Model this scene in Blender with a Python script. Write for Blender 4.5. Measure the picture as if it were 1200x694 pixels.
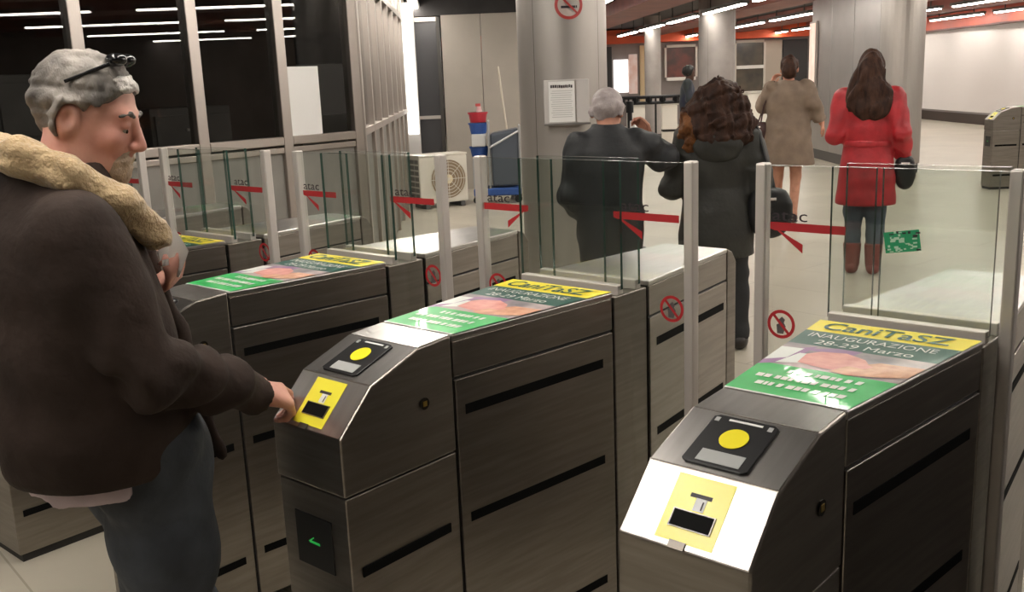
import bpy, math, random
import numpy as np
from mathutils import Matrix, Vector
random.seed(7)
for _o in list(bpy.data.objects):
    bpy.data.objects.remove(_o)
SC = bpy.context.scene
COL = SC.collection

# ------------------------------------------------------------------ camera
CAM_POS = np.array([1.6397, -1.5193, 1.5617])
FW = np.array([-0.64403, 0.73375, -0.21640])
RT = np.array([0.75680, 0.65242, -0.04015])
UP = np.array([-0.11172, 0.18963, 0.97548])
FPX = 1139.73
cam_data = bpy.data.cameras.new('camera')
cam_data.sensor_width = 36.0
cam_data.lens = FPX / 1200.0 * 36.0
cam_data.clip_start = 0.05
cam_data.clip_end = 200
cam = bpy.data.objects.new('camera', cam_data)
COL.objects.link(cam)
cam.matrix_world = Matrix(((RT[0], UP[0], -FW[0], CAM_POS[0]),
                           (RT[1], UP[1], -FW[1], CAM_POS[1]),
                           (RT[2], UP[2], -FW[2], CAM_POS[2]),
                           (0, 0, 0, 1)))
SC.camera = cam

# ------------------------------------------------------------------ world, exposure
world = bpy.data.worlds.new('world')
SC.world = world
world.use_nodes = True
world.node_tree.nodes['Background'].inputs[0].default_value = (0.55, 0.48, 0.42, 1)
world.node_tree.nodes['Background'].inputs[1].default_value = 0.05
SC.view_settings.view_transform = 'Standard'
SC.view_settings.look = 'None'
SC.view_settings.gamma = 1.0
SC.view_settings.use_curve_mapping = False
SC.view_settings.exposure = 0.55
SC.cycles.transparent_max_bounces = 64
LAMP = 27.0          # emission of the fluorescent tubes
LAMP_Z = 2.65


def at(px, py, depth):
    """a point at a given distance along the view through a photo pixel (for measuring distances)"""
    return CAM_POS + depth * (FW + RT * (px - 600) / FPX - UP * (py - 347) / FPX)


# ------------------------------------------------------------------ materials
MATS = {}


def mat(name, col, rough=0.5, metal=0.0, spec=0.5, noise=0.0, nscale=8.0, bump=0.0, bscale=60.0,
        stretch=None, coat=0.0, col2=None, emit=None, estr=0.0, sheen=0.0):
    if name in MATS:
        return MATS[name]
    m = bpy.data.materials.new(name)
    m.use_nodes = True
    nt = m.node_tree
    b = nt.nodes['Principled BSDF']
    b.inputs['Base Color'].default_value = (*col, 1)
    b.inputs['Roughness'].default_value = rough
    b.inputs['Metallic'].default_value = metal
    b.inputs['Specular IOR Level'].default_value = spec
    b.inputs['Coat Weight'].default_value = coat
    b.inputs['Coat Roughness'].default_value = 0.04
    b.inputs['Sheen Weight'].default_value = sheen
    if emit:
        b.inputs['Emission Color'].default_value = (*emit, 1)
        b.inputs['Emission Strength'].default_value = estr
    tc = mp = None
    if noise or bump or col2:
        tc = nt.nodes.new('ShaderNodeTexCoord')
        mp = nt.nodes.new('ShaderNodeMapping')
        nt.links.new(tc.outputs['Object'], mp.inputs[0])
        if stretch:
            mp.inputs['Scale'].default_value = stretch
    if noise or col2:
        n = nt.nodes.new('ShaderNodeTexNoise')
        n.inputs['Scale'].default_value = nscale
        n.inputs['Detail'].default_value = 5
        nt.links.new(mp.outputs[0], n.inputs['Vector'])
        r = nt.nodes.new('ShaderNodeValToRGB')
        c2 = col2 if col2 else tuple(max(0, c * (1 - noise)) for c in col)
        r.color_ramp.elements[0].position = 0.35
        r.color_ramp.elements[1].position = 0.65
        r.color_ramp.elements[0].color = (*c2, 1)
        r.color_ramp.elements[1].color = (*(col if col2 else tuple(min(1, c * (1 + noise)) for c in col)), 1)
        nt.links.new(n.outputs[0], r.inputs[0])
        nt.links.new(r.outputs[0], b.inputs['Base Color'])
    if bump:
        n2 = nt.nodes.new('ShaderNodeTexNoise')
        n2.inputs['Scale'].default_value = bscale
        n2.inputs['Detail'].default_value = 4
        nt.links.new(mp.outputs[0], n2.inputs['Vector'])
        bp = nt.nodes.new('ShaderNodeBump')
        bp.inputs['Strength'].default_value = bump
        bp.inputs['Distance'].default_value = 0.01
        nt.links.new(n2.outputs[0], bp.inputs['Height'])
        nt.links.new(bp.outputs[0], b.inputs['Normal'])
    MATS[name] = m
    return m


def glass_mat(name, tint, refl=1.0, ior=1.45, rough=0.0):
    m = bpy.data.materials.new(name)
    m.use_nodes = True
    nt = m.node_tree
    nt.nodes.remove(nt.nodes['Principled BSDF'])
    out = nt.nodes['Material Output']
    tr = nt.nodes.new('ShaderNodeBsdfTransparent')
    tr.inputs[0].default_value = (*tint, 1)
    gl = nt.nodes.new('ShaderNodeBsdfGlossy')
    gl.inputs['Color'].default_value = (refl, refl, refl, 1)
    gl.inputs['Roughness'].default_value = rough
    fr = nt.nodes.new('ShaderNodeFresnel')
    geo = nt.nodes.new('ShaderNodeNewGeometry')       # same reflectance from either side of the sheet
    mi = nt.nodes.new('ShaderNodeMix')
    mi.data_type = 'FLOAT'
    mi.inputs[2].default_value = ior
    mi.inputs[3].default_value = 1.0 / ior
    nt.links.new(geo.outputs['Backfacing'], mi.inputs[0])
    nt.links.new(mi.outputs[0], fr.inputs[0])
    mx = nt.nodes.new('ShaderNodeMixShader')
    nt.links.new(fr.outputs[0], mx.inputs[0])
    nt.links.new(tr.outputs[0], mx.inputs[1])
    nt.links.new(gl.outputs[0], mx.inputs[2])
    nt.links.new(mx.outputs[0], out.inputs[0])
    MATS[name] = m
    return m


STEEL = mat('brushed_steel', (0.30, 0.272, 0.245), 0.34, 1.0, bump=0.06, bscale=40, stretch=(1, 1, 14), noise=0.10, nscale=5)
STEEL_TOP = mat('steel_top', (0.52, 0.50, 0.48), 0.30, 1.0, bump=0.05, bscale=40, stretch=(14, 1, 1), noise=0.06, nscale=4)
STEEL_EDGE = mat('steel_strip', (0.66, 0.61, 0.57), 0.42, 0.55)
STEEL_FRAME = mat('frame_steel', (0.50, 0.45, 0.41), 0.36, 1.0, bump=0.05, bscale=30, stretch=(6, 6, 1))
BLACK = mat('black_plastic', (0.012, 0.012, 0.013), 0.35)
SLOT = mat('slot_black', (0.004, 0.004, 0.004), 0.7, spec=0.1)
DARK = mat('dark_core', (0.02, 0.019, 0.018), 0.6)
YELLOW = mat('yellow_vinyl', (0.96, 0.88, 0.05), 0.3, coat=1.0)
YELLOW.node_tree.nodes['Principled BSDF'].inputs['Coat Roughness'].default_value = 0.3
YELLOW_D = mat('yellow_disc', (0.90, 0.78, 0.02), 0.35)
WHITE = mat('white_vinyl', (0.80, 0.80, 0.78), 0.35)
GREYLAB = mat('grey_label', (0.42, 0.43, 0.42), 0.3)
RED = mat('red_vinyl', (0.42, 0.022, 0.028), 0.4)
INK = mat('dark_ink', (0.03, 0.02, 0.025), 0.5)
GREENLED = mat('green_led', (0.02, 0.3, 0.05), 0.4, emit=(0.05, 0.9, 0.15), estr=0.18)
BRASS = mat('brass', (0.55, 0.38, 0.10), 0.35, 1.0)
P_GREEN = mat('print_green', (0.04, 0.48, 0.12), 0.4, coat=0.35, noise=0.1, nscale=9)
P_DGREEN = mat('print_dark_green', (0.012, 0.10, 0.075), 0.4, coat=0.35)
P_YELLOW = mat('print_yellow', (1.0, 0.84, 0.04), 0.4, coat=0.35)
P_WHITE = mat('print_white', (0.82, 0.84, 0.80), 0.4, coat=0.35)
P_SKIN1 = mat('print_pink', (0.86, 0.42, 0.36), 0.4, coat=0.35, col2=(0.72, 0.28, 0.25), nscale=30)
P_SKIN2 = mat('print_tan', (0.80, 0.46, 0.29), 0.4, coat=0.35, col2=(0.62, 0.28, 0.18), nscale=30)
P_PURPLE = mat('print_purple', (0.34, 0.18, 0.36), 0.4, coat=0.35)
P_BG = mat('print_grey', (0.55, 0.44, 0.44), 0.4, coat=0.35, col2=(0.22, 0.2, 0.22), nscale=12)
GLASS = glass_mat('gate_glass', (0.945, 0.960, 0.947), 1.0)
GLASS_EDGE = mat('glass_edge', (0.035, 0.075, 0.06), 0.2, spec=0.6)
BOOTH_GLASS = glass_mat('booth_glass', (0.72, 0.73, 0.72), 1.0, 1.5)


# ------------------------------------------------------------------ mesh builder
class MB:
    def __init__(self):
        self.v, self.f, self.m = [], [], []

    def add(self, vs, fs, mi=0):
        n = len(self.v)
        self.v += [tuple(map(float, a)) for a in vs]
        self.f += [tuple(i + n for i in f) for f in fs]
        self.m += [mi] * len(fs)
        return self

    def box(self, x0, x1, y0, y1, z0, z1, mi=0):
        return self.add([(x0, y0, z0), (x1, y0, z0), (x1, y1, z0), (x0, y1, z0), (x0, y0, z1), (x1, y0, z1), (x1, y1, z1), (x0, y1, z1)],
                        [(0, 3, 2, 1), (4, 5, 6, 7), (0, 1, 5, 4), (1, 2, 6, 5), (2, 3, 7, 6), (3, 0, 4, 7)], mi)

    def obox(self, c, ax, ay, az, hx, hy, hz, mi=0):
        c, ax, ay, az = (np.array(a, float) for a in (c, ax, ay, az))
        vs = [c + sx * hx * ax + sy * hy * ay + sz * hz * az for sz in (-1, 1) for sx, sy in ((-1, -1), (1, -1), (1, 1), (-1, 1))]
        return self.add(vs, [(0, 3, 2, 1), (4, 5, 6, 7), (0, 1, 5, 4), (1, 2, 6, 5), (2, 3, 7, 6), (3, 0, 4, 7)], mi)

    def prism(self, lo, hi, mi=0):
        """two matching rings of points joined and capped"""
        n = len(lo)
        fs = [tuple(reversed(range(n))), tuple(range(n, 2 * n))]
        fs += [(i, (i + 1) % n, n + (i + 1) % n, n + i) for i in range(n)]
        return self.add(list(lo) + list(hi), fs, mi)

    def cyl(self, a, b, r0, r1=None, n=16, mi=0):
        a, b = np.array(a, float), np.array(b, float)
        r1 = r0 if r1 is None else r1
        d = (b - a) / np.linalg.norm(b - a)
        t = np.array([1, 0, 0]) if abs(d[0]) < 0.8 else np.array([0, 1, 0])
        u = np.cross(d, t); u /= np.linalg.norm(u)
        w = np.cross(d, u)
        ring = lambda c, r: [c + r * (math.cos(2 * math.pi * i / n) * u + math.sin(2 * math.pi * i / n) * w) for i in range(n)]
        return self.prism(ring(a, r0), ring(b, r1), mi)

    def tube(self, pts, r, n=8, mi=0):
        for a, b in zip(pts[:-1], pts[1:]):
            self.cyl(a, b, r, r, n, mi)
        return self

    def build(self, name, mats, parent=None, bevel=0.0, smooth=False, kind=None):
        me = bpy.data.meshes.new(name)
        me.from_pydata(self.v, [], self.f)
        mats = mats if isinstance(mats, (list, tuple)) else [mats]
        for m in mats:
            me.materials.append(m)
        if len(mats) > 1:
            me.polygons.foreach_set('material_index', self.m)
        if smooth:
            me.polygons.foreach_set('use_smooth', [True] * len(me.polygons))
        me.update()
        o = bpy.data.objects.new(name, me)
        COL.objects.link(o)
        if parent:
            o.parent = parent
        if bevel:
            bm = o.modifiers.new('bevel', 'BEVEL')
            bm.width = bevel
            bm.segments = 2
            bm.limit_method = 'ANGLE'
            bm.angle_limit = math.radians(28)
        if kind:
            o['kind'] = kind
        return o


def tag(o, label=None, cat=None, group=None, kind=None):
    if label: o['label'] = label
    if cat: o['category'] = cat
    if group: o['group'] = group
    if kind: o['kind'] = kind
    return o


def empty(name, loc=(0, 0, 0), rz=0.0, parent=None):
    o = bpy.data.objects.new(name, None)
    COL.objects.link(o)
    o.location = loc
    o.rotation_euler = (0, 0, rz)
    o.empty_display_size = 0.1
    if parent: o.parent = parent
    return o


def copy_tree(o, parent=None):
    c = o.copy()
    COL.objects.link(c)
    c.parent = parent
    for ch in list(o.children):
        copy_tree(ch, c)
    return c


def text_mesh(s, size, m, name, parent, origin, ax, ay, width=None, bold=0.0):
    """flat lettering: origin = lower-left corner, ax = reading direction, ay = up"""
    cu = bpy.data.curves.new('t', 'FONT')
    cu.body = s
    cu.size = size
    cu.offset = bold
    cu.resolution_u = 3
    ob = bpy.data.objects.new('t', cu)
    me = bpy.data.meshes.new_from_object(ob)
    bpy.data.objects.remove(ob)
    co = np.zeros(len(me.vertices) * 3)
    me.vertices.foreach_get('co', co)
    co = co.reshape(-1, 3)
    co[:, :2] -= co[:, :2].min(0)
    w = co[:, 0].max()
    sx = (width / w) if width else 1.0
    ax, ay, og = (np.array(a, float) for a in (ax, ay, origin))
    new = og + co[:, :1] * sx * ax + co[:, 1:2] * ay
    me.vertices.foreach_set('co', new.ravel())
    me.materials.clear()
    me.materials.append(m)
    me.update()
    o = bpy.data.objects.new(name, me)
    COL.objects.link(o)
    if parent: o.parent = parent
    return o


# ================================================================== STRUCTURE
MB().box(-45, 25, -14, 60, -0.2, 0).build('floor', None or mat('floor_stone', (0.50, 0.458, 0.375), 0.32, spec=0.4, noise=0.07, nscale=1.2, bump=0.02, bscale=3), kind='structure')
_fm = MATS['floor_stone'].node_tree
_b = _fm.nodes['Principled BSDF']
_src = _b.inputs['Base Color'].links[0].from_socket
_br = _fm.nodes.new('ShaderNodeTexBrick')
_br.inputs['Color1'].default_value = (1, 1, 1, 1)
_br.inputs['Color2'].default_value = (0.94, 0.94, 0.94, 1)
_br.inputs['Mortar'].default_value = (0.66, 0.64, 0.6, 1)
_br.inputs['Scale'].default_value = 1.0
_br.inputs['Mortar Size'].default_value = 0.004
_br.inputs['Brick Width'].default_value = 1.2
_br.inputs['Row Height'].default_value = 0.6
_tc = _fm.nodes.new('ShaderNodeTexCoord')
_mp = _fm.nodes.new('ShaderNodeMapping')
_mp.inputs['Rotation'].default_value = (0, 0, math.radians(8))
_fm.links.new(_tc.outputs['Object'], _mp.inputs[0])
_fm.links.new(_mp.outputs[0], _br.inputs['Vector'])
_mx = _fm.nodes.new('ShaderNodeMix')
_mx.data_type = 'RGBA'
_mx.blend_type = 'MULTIPLY'
_mx.inputs[0].default_value = 1.0
_fm.links.new(_src, _mx.inputs[6])
_fm.links.new(_br.outputs[0], _mx.inputs[7])
_fm.links.new(_mx.outputs[2], _b.inputs['Base Color'])

CEIL = mat('ceiling_dark', (0.035, 0.032, 0.032), 0.7, noise=0.2, nscale=3)
MB().box(-45, 25, -14, 60, 2.95, 3.1).build('ceiling', CEIL, kind='structure')
WALLD = mat('dark_wall', (0.05, 0.043, 0.04), 0.7, noise=0.15, nscale=2)
MB().box(-45, 25, -7.2, -7.0, 0, 2.95).build('wall_back', WALLD, kind='structure')
MB().box(9.0, 9.2, -7.0, 30, 0, 2.95).build('wall_right', WALLD, kind='structure')

# light rows run diagonally; s = offset across, t = distance along
S2 = math.sqrt(0.5)
ROW_D = np.array([-S2, S2, 0.0])
ROW_N = np.array([S2, S2, 0.0])
# red-brown ceiling beams between the light rows
BEAM = mat('beam_red_brown', (0.20, 0.052, 0.034), 0.55, noise=0.2, nscale=2)
for i, s in enumerate((3.9, 6.45, 9.05, 11.7)):
    c = ROW_N * s + ROW_D * 14 + np.array([0, 0, 2.83])
    MB().obox(c, ROW_D, ROW_N, (0, 0, 1), 16, 0.42, 0.12).build('trim_%d' % (i + 1), BEAM, kind='structure', bevel=0.01)

# ------------------------------------------------------------------ ceiling lights
TUBE = mat('fluorescent', (0.9, 0.9, 0.9), 0.5, emit=(1.0, 0.93, 0.84), estr=LAMP)
HOUSING = mat('lamp_housing', (0.10, 0.095, 0.09), 0.5)
rowlab = {-0.2: 'white fluorescent strip light in the ceiling row along the slanted glazed partition',
          2.6: 'white fluorescent strip light in the ceiling row passing just right of the notice column',
          5.2: 'white fluorescent strip light in the ceiling row reaching over the flat-faced pier',
          7.7: 'white fluorescent strip light in the ceiling row behind the flat-faced pier',
          10.4: 'white fluorescent strip light in the ceiling row in front of the white ribbed wall',
          13.0: 'white fluorescent strip light in the ceiling row farthest right near the white wall'}
lp = empty('ceiling_light')
MB().box(-0.075, 0.075, -1.24, 1.24, 0.0, 0.06).build('housing', HOUSING, lp)
MB().box(-0.045, 0.045, -1.20, 1.20, -0.022, -0.001).build('tube', TUBE, lp)
MB().box(-0.01, 0.01, -0.85, -0.83, 0.06, 0.30).build('hanger', HOUSING, lp)
MB().box(-0.01, 0.01, 0.83, 0.85, 0.06, 0.30).build('hanger', HOUSING, lp)
first = True
for s, lab in rowlab.items():
    t0, t1 = (3.3, 13.2) if s < 0 else ((0.4, 26.5) if s < 7 else (1.0, 31))
    t = t0
    while t < t1:
        o = lp if first else copy_tree(lp)
        first = False
        pos = ROW_N * s + ROW_D * t
        o.location = (pos[0], pos[1], LAMP_Z)
        o.rotation_euler = (0, 0, math.radians(45))
        tag(o, lab, 'ceiling light', 'ceiling strip lights, row %s' % {-0.2: 'by the partition', 2.6: 'beside the column', 5.2: 'over the pier', 7.7: 'behind the pier', 10.4: 'before the white wall', 13.0: 'far right'}[s])
        t += 3.0
for s_, t in ((-0.95, -0.9), (-0.2, 0.35), (-3.6, 0.6), (-3.6, -2.6)):  # last two are added out of view to brighten gate fronts and floor
    o = copy_tree(lp)
    pos = ROW_N * s_ + ROW_D * t
    o.location = (pos[0], pos[1], LAMP_Z)
    tag(o, 'unseen white fluorescent strip light overhead in front of the gates', 'ceiling light', 'ceiling strip lights in front of the gates')
# unseen dark wall added right of the nearest gate to darken its side
MB().box(1.40, 1.52, 0.12, 3.2, 0, 1.08).build('wall_light_block', WALLD, kind='structure')

# ------------------------------------------------------------------ glazed booth on the left
BX = -4.2
ZTOP = 2.75
rail_z = 1.22
INT = mat('booth_inside', (0.10, 0.07, 0.058), 0.8, noise=0.25, nscale=2)
KICK = mat('kick_panel', (0.27, 0.255, 0.235), 0.4, metal=0.2, noise=0.1, nscale=3)
w1 = empty('window_1', (BX, 0, 0)); tag(w1, 'steel framed glazed front of the ticket booth behind the gates', kind='structure')
posts = [-2.8, -1.95, -1.1, -0.28, 0.53, 1.30, 2.065, 2.74, 3.40]
for y in posts:
    MB().box(-0.05, 0.05, y - 0.04, y + 0.04, 0, ZTOP).build('mullion', STEEL_FRAME, w1, bevel=0.006)
for a, b in zip(posts[:-1], posts[1:]):
    a2, b2 = a + 0.04, b - 0.04
    MB().box(-0.05, 0.05, a2, b2, rail_z - 0.045, rail_z + 0.015).build('rail', STEEL_FRAME, w1, bevel=0.006)
    MB().box(-0.042, 0.042, a2, b2, rail_z - 0.10, rail_z - 0.06).build('lower_rail', STEEL_FRAME, w1, bevel=0.004)
    MB().box(-0.005, 0.005, a2, b2, rail_z + 0.015, 2.38).build('pane', BOOTH_GLASS, w1)
    MB().box(-0.05, 0.05, a2, b2, 2.38, 2.44).build('transom', STEEL_FRAME, w1)
    MB().box(-0.02, 0.02, a2, b2, 2.44, ZTOP).build('fascia_panel', KICK, w1)
    MB().box(-0.02, 0.02, a2, b2, 0.02, rail_z - 0.10).build('kick_panel', KICK, w1, bevel=0.004)
# slanted part of the booth
tA, tB = np.array([BX, 3.44, 0]), np.array([-8.43, 7.90, 0])
tL = np.linalg.norm(tB - tA)
tang = math.atan2(tB[1] - tA[1], tB[0] - tA[0])
w2 = empty('window_2', tuple(tA), tang); tag(w2, 'slanted glazed steel partition running away beside the booth', kind='structure')
npan = 8
for i in range(npan + 1):
    x = tL * i / npan
    MB().box(x - 0.035, x + 0.035, -0.05, 0.05, 0, ZTOP).build('mullion', STEEL_FRAME, w2, bevel=0.006)
for i in range(npan):
    a2, b2 = tL * i / npan + 0.035, tL * (i + 1) / npan - 0.035
    MB().box(a2, b2, -0.05, 0.05, rail_z - 0.03, rail_z + 0.03).build('rail', STEEL_FRAME, w2, bevel=0.006)
    MB().box(a2, b2, -0.005, 0.005, rail_z + 0.03, 2.38).build('pane', BOOTH_GLASS, w2)
    MB().box(a2, b2, -0.05, 0.05, 2.38, 2.44).build('transom', STEEL_FRAME, w2)
    MB().box(a2, b2, -0.02, 0.02, 2.44, ZTOP).build('fascia_panel', KICK, w2)
    MB().box(a2, b2, -0.02, 0.02, 0.02, rail_z - 0.03).build('kick_panel', KICK, w2)
# booth interior: back wall and roof
MB().box(-9.2, -9.1, -4, 6.6, 0, ZTOP).build('wall_left', INT, kind='structure')
MB().add([(BX, -3, ZTOP), (BX, 3.44, ZTOP), (-8.43, 7.9, ZTOP), (-9.1, 7.9, ZTOP), (-9.1, -3, ZTOP),
          (BX, -3, 2.95), (BX, 3.44, 2.95), (-8.43, 7.9, 2.95), (-9.1, 7.9, 2.95), (-9.1, -3, 2.95)],
         [(0, 1, 2, 3, 4), (9, 8, 7, 6, 5), (0, 5, 6, 1), (1, 6, 7, 2)]).build('trim_5', INT, kind='structure')

# ------------------------------------------------------------------ end wall, dark door
BEIGE = mat('beige_panel', (0.42, 0.38, 0.33), 0.5, noise=0.05, nscale=2)
aL, aR = at(440, 100, 14.25), at(645, 100, 14.25)
dirw = (aR - aL); dirw[2] = 0
Lw = np.linalg.norm(dirw); dirw /= Lw
angw = math.atan2(dirw[1], dirw[0])
wl = empty('wall_end', (aL[0], aL[1], 0), angw); tag(wl, 'beige panelled end wall behind the notice column', kind='structure')


def along(px):
    """distance along the end wall at which the view through a photo column meets it"""
    d = FW + RT * (px - 600) / FPX + UP * (347 - 100) / FPX
    n = np.array([-dirw[1], dirw[0]])
    k = ((aL[:2] - CAM_POS[:2]) @ n) / (d[:2] @ n)
    return float((CAM_POS[:2] + k * d[:2] - aL[:2]) @ dirw[:2])


xd0, xd1 = along(484), along(517)
bounds = [along(520), along(566), along(612), Lw]
for a, b in zip(bounds[:-1], bounds[1:]):
    MB().box(a + 0.004, b - 0.004, 0, 0.12, 0.0, 2.52).build('wall_panel', BEIGE, wl, bevel=0.004)
MB().box(0, xd0 - 0.03, 0, 0.12, 0.0, 2.52).build('wall_panel', BEIGE, wl, bevel=0.004)
MB().box(0, Lw, 0.03, 0.15, 2.52, 2.95).build('header', CEIL, wl)
d1 = empty('door_1', (aL[0], aL[1], 0), angw); tag(d1, 'dark glossy door beside the bright white strip', kind='structure')
DOORM = mat('dark_door', (0.075, 0.075, 0.08), 0.18, spec=0.6)
MB().box(xd0 + 0.02, xd1 - 0.03, 0.02, 0.07, 0.01, 2.44).build('door_leaf', DOORM, d1, bevel=0.004)
MB().box(xd0 - 0.03, xd0 + 0.02, -0.01, 0.10, 0, 2.50).build('frame_post', STEEL_FRAME, d1)
MB().box(xd1 - 0.03, xd1 + 0.02, -0.01, 0.10, 0, 2.50).build('frame_post', mat('door_frame_dark', (0.06, 0.055, 0.05), 0.4), d1)
MB().box(xd0 + 0.02, xd1 - 0.03, -0.01, 0.10, 2.44, 2.50).build('frame_head', STEEL_FRAME, d1)
MB().box(xd0 + 0.02, xd1 - 0.03, 0.005, 0.021, 1.05, 1.10).build('push_bar', STEEL_EDGE, d1)
# pale end strip of the partition; emission stands in for light caught on it
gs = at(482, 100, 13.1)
st = empty('glow_strip', (gs[0], gs[1], 0))
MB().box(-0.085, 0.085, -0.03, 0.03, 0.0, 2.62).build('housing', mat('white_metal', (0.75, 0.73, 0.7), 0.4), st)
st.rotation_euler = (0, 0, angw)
MB().box(-0.07, 0.07, -0.045, -0.031, 0.9, 2.55).build('glow_face', mat('strip_glow', (0.9, 0.9, 0.88), 0.5, emit=(1, 0.96, 0.9), estr=1.6), st)
tag(st, 'white vertical strip with painted glow at the far end of the glazed partition', 'strip')

# ------------------------------------------------------------------ columns
COLM = mat('column_metal', (0.41, 0.38, 0.35), 0.42, 0.65, noise=0.08, nscale=3, bump=0.03, bscale=8, stretch=(1, 1, 0.15))
COLC = mat('column_concrete', (0.36, 0.33, 0.31), 0.6, noise=0.10, nscale=3)


def column(name, px, depth, r, m, seams=True):
    p = at(px, 90, depth)
    o = empty(name, (p[0], p[1], 0))
    n = 48
    halves = 4 if seams else 1
    for k in range(halves):
        mb = MB()
        a0, a1 = 2 * math.pi * k / halves + (0.005 if seams else 0), 2 * math.pi * (k + 1) / halves - (0.005 if seams else 0)
        pts = [a0 + (a1 - a0) * i / (n // halves) for i in range(n // halves + 1)]
        vs = [(r * math.cos(a), r * math.sin(a), z) for z in (0.12, 2.95) for a in pts]
        q = len(pts)
        mb.add(vs, [(i, i + 1, q + i + 1, q + i) for i in range(q - 1)])
        mb.build('cladding_sheet', m, o, smooth=True)
    MB().cyl((0, 0, 0), (0, 0, 2.95), r - 0.012, n=32).build('core', DARK, o)
    MB().cyl((0, 0, 0), (0, 0, 0.12), r + 0.008, n=48).build('plinth', mat('plinth_dark', (0.08, 0.075, 0.07), 0.5), o)
    return o, p


c1, c1p = column('round_column', 659.5, 7.2, 0.327, COLM)
tag(c1, 'large round metal-clad column carrying the no smoking sign and notice', 'column')
c2, c2p = column('round_column', 840, 19.0, 0.35, COLC)
tag(c2, 'distant round grey column behind the curly haired woman', 'column')
c3, c3p = column('round_column', 765, 24.0, 0.20, COLC, False)
tag(c3, 'slim distant pillar standing before the shop fronts left of the seated figure', 'column')

# flat-faced pier with rounded end
pA, pB = np.array([-5.95, 15.46]), np.array([-3.75, 12.82])
pd = (pB - pA); pL = np.linalg.norm(pd); pd /= pL
pn = np.array([-pd[1], pd[0]])           # towards the back right
pier = empty('flat_faced_pier', (pA[0], pA[1], 0), math.atan2(pd[1], pd[0]))
tag(pier, 'wide pale metal pier with rounded end behind the woman in red', 'column')
PIERM = mat('pier_metal', (0.42, 0.40, 0.385), 0.35, 0.7, noise=0.08, nscale=1.5, bump=0.02, bscale=6)
TH = 0.62
for i in range(3):
    MB().box(pL / 3 * i + 0.008, pL / 3 * (i + 1) - 0.008, 0, 0.04, 0.16, 2.9).build('face_panel', PIERM, pier, bevel=0.004)
MB().box(0, pL, 0.02, TH, 0.0, 2.93).build('core', mat('pier_core', (0.30, 0.28, 0.26), 0.6), pier)
mb = MB()
lo = [(pL + 0.005 + 0.45 * math.sin(a) * 0.75, TH / 2 - TH / 2 * math.cos(a), 0.16) for a in np.linspace(0, math.pi, 20)]
hi = [(x, y, 2.9) for x, y, z in lo]
mb.prism(lo, hi)
mb.build('rounded_end', COLM, pier, smooth=False)
MB().box(-0.01, pL + 0.02, -0.01, TH, 0, 0.16).build('plinth', MATS['plinth_dark'], pier)
lbx = MB().box(0.03, 0.42, -0.05, -0.012, 1.25, 2.35).build('frame', STEEL_FRAME, pier)
# lit poster box mounted on the far end of the pier face
LIT = mat('lit_poster', (0.8, 0.7, 0.6), 0.4, col2=(0.75, 0.45, 0.32), nscale=3, emit=(1.0, 0.84, 0.72), estr=0.35)
MB().box(0.06, 0.39, -0.056, -0.0505, 1.28, 2.32).build('lit_sheet', LIT, pier)

# ------------------------------------------------------------------ white ribbed wall on the right
wA, wB = np.array([-9.05, 28.97]), np.array([-4.29, 23.32])
wd = wB - wA; wd /= np.linalg.norm(wd)
wA2 = wA - wd * 0.5
wr = empty('wall_far_right', (wA2[0], wA2[1], 0), math.atan2(wd[1], wd[0]))
tag(wr, 'long white ribbed wall with dark skirting and red fascia', kind='structure')
WL = 17.0
RIB = mat('white_ribs', (0.74, 0.70, 0.68), 0.5)
mb = MB()
nr = 130
for i in range(nr):
    x0 = WL * i / nr
    dx = WL / nr
    zs = np.linspace(0.3, 2.42, 9)
    # each rib leans in a slow fan, giving the rippled look of the panels
    vs, fs = [], []
    for j, z in enumerate(zs):
        sh = 0.06 * math.sin(0.9 * x0 + 1.3 * z)
        vs += [(x0 + sh, -0.01, z), (x0 + dx * 0.35 + sh, -0.07, z), (x0 + dx * 0.7 + sh, -0.01, z)]
    for j in range(len(zs) - 1):
        a = 3 * j
        fs += [(a, a + 1, a + 4, a + 3), (a + 1, a + 2, a + 5, a + 4)]
    mb.add(vs, fs)
mb.build('ribbed_panel', RIB, wr, kind='stuff')
MB().box(-0.2, WL, 0.001, 0.25, 0, 2.95).build('backing', mat('white_back', (0.38, 0.35, 0.34), 0.6), wr)
MB().box(-0.2, WL, -0.05, 0.0, 0, 0.25).build('skirting', mat('skirting_dark', (0.055, 0.04, 0.035), 0.5), wr)
REDF = mat('red_fascia', (0.42, 0.065, 0.03), 0.45, noise=0.12, nscale=1.5)
MB().box(-0.2, WL, -0.18, 0.0, 2.44, 2.82).build('fascia', REDF, wr)
MB().box(-0.2, WL, -0.22, 0.0, 2.40, 2.44).build('fascia_edge', mat('fascia_edge', (0.09, 0.03, 0.025), 0.5), wr)

# ------------------------------------------------------------------ far shop fronts
fL = at(520, 86, 30.0); fR = at(1075, 86, 30.0)
fd = (fR - fL); fd[2] = 0; fLn = np.linalg.norm(fd); fd /= fLn
wf = empty('wall_far', (fL[0], fL[1], 0), math.atan2(fd[1], fd[0]))
tag(wf, 'far wall of shop fronts under an orange red fascia', kind='structure')
MB().box(0, fLn, 0.3, 0.5, 0, 2.95).build('backing', mat('shop_dark', (0.24, 0.21, 0.20), 0.6, noise=0.2, nscale=0.7), wf)
ORF = mat('orange_fascia', (0.62, 0.085, 0.025), 0.45, noise=0.12, nscale=1.2)
PXM = 30.0 / FPX     # metres per photo pixel on that wall


def fx(px):
    return (px - 520) * PXM * 1.0


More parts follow.
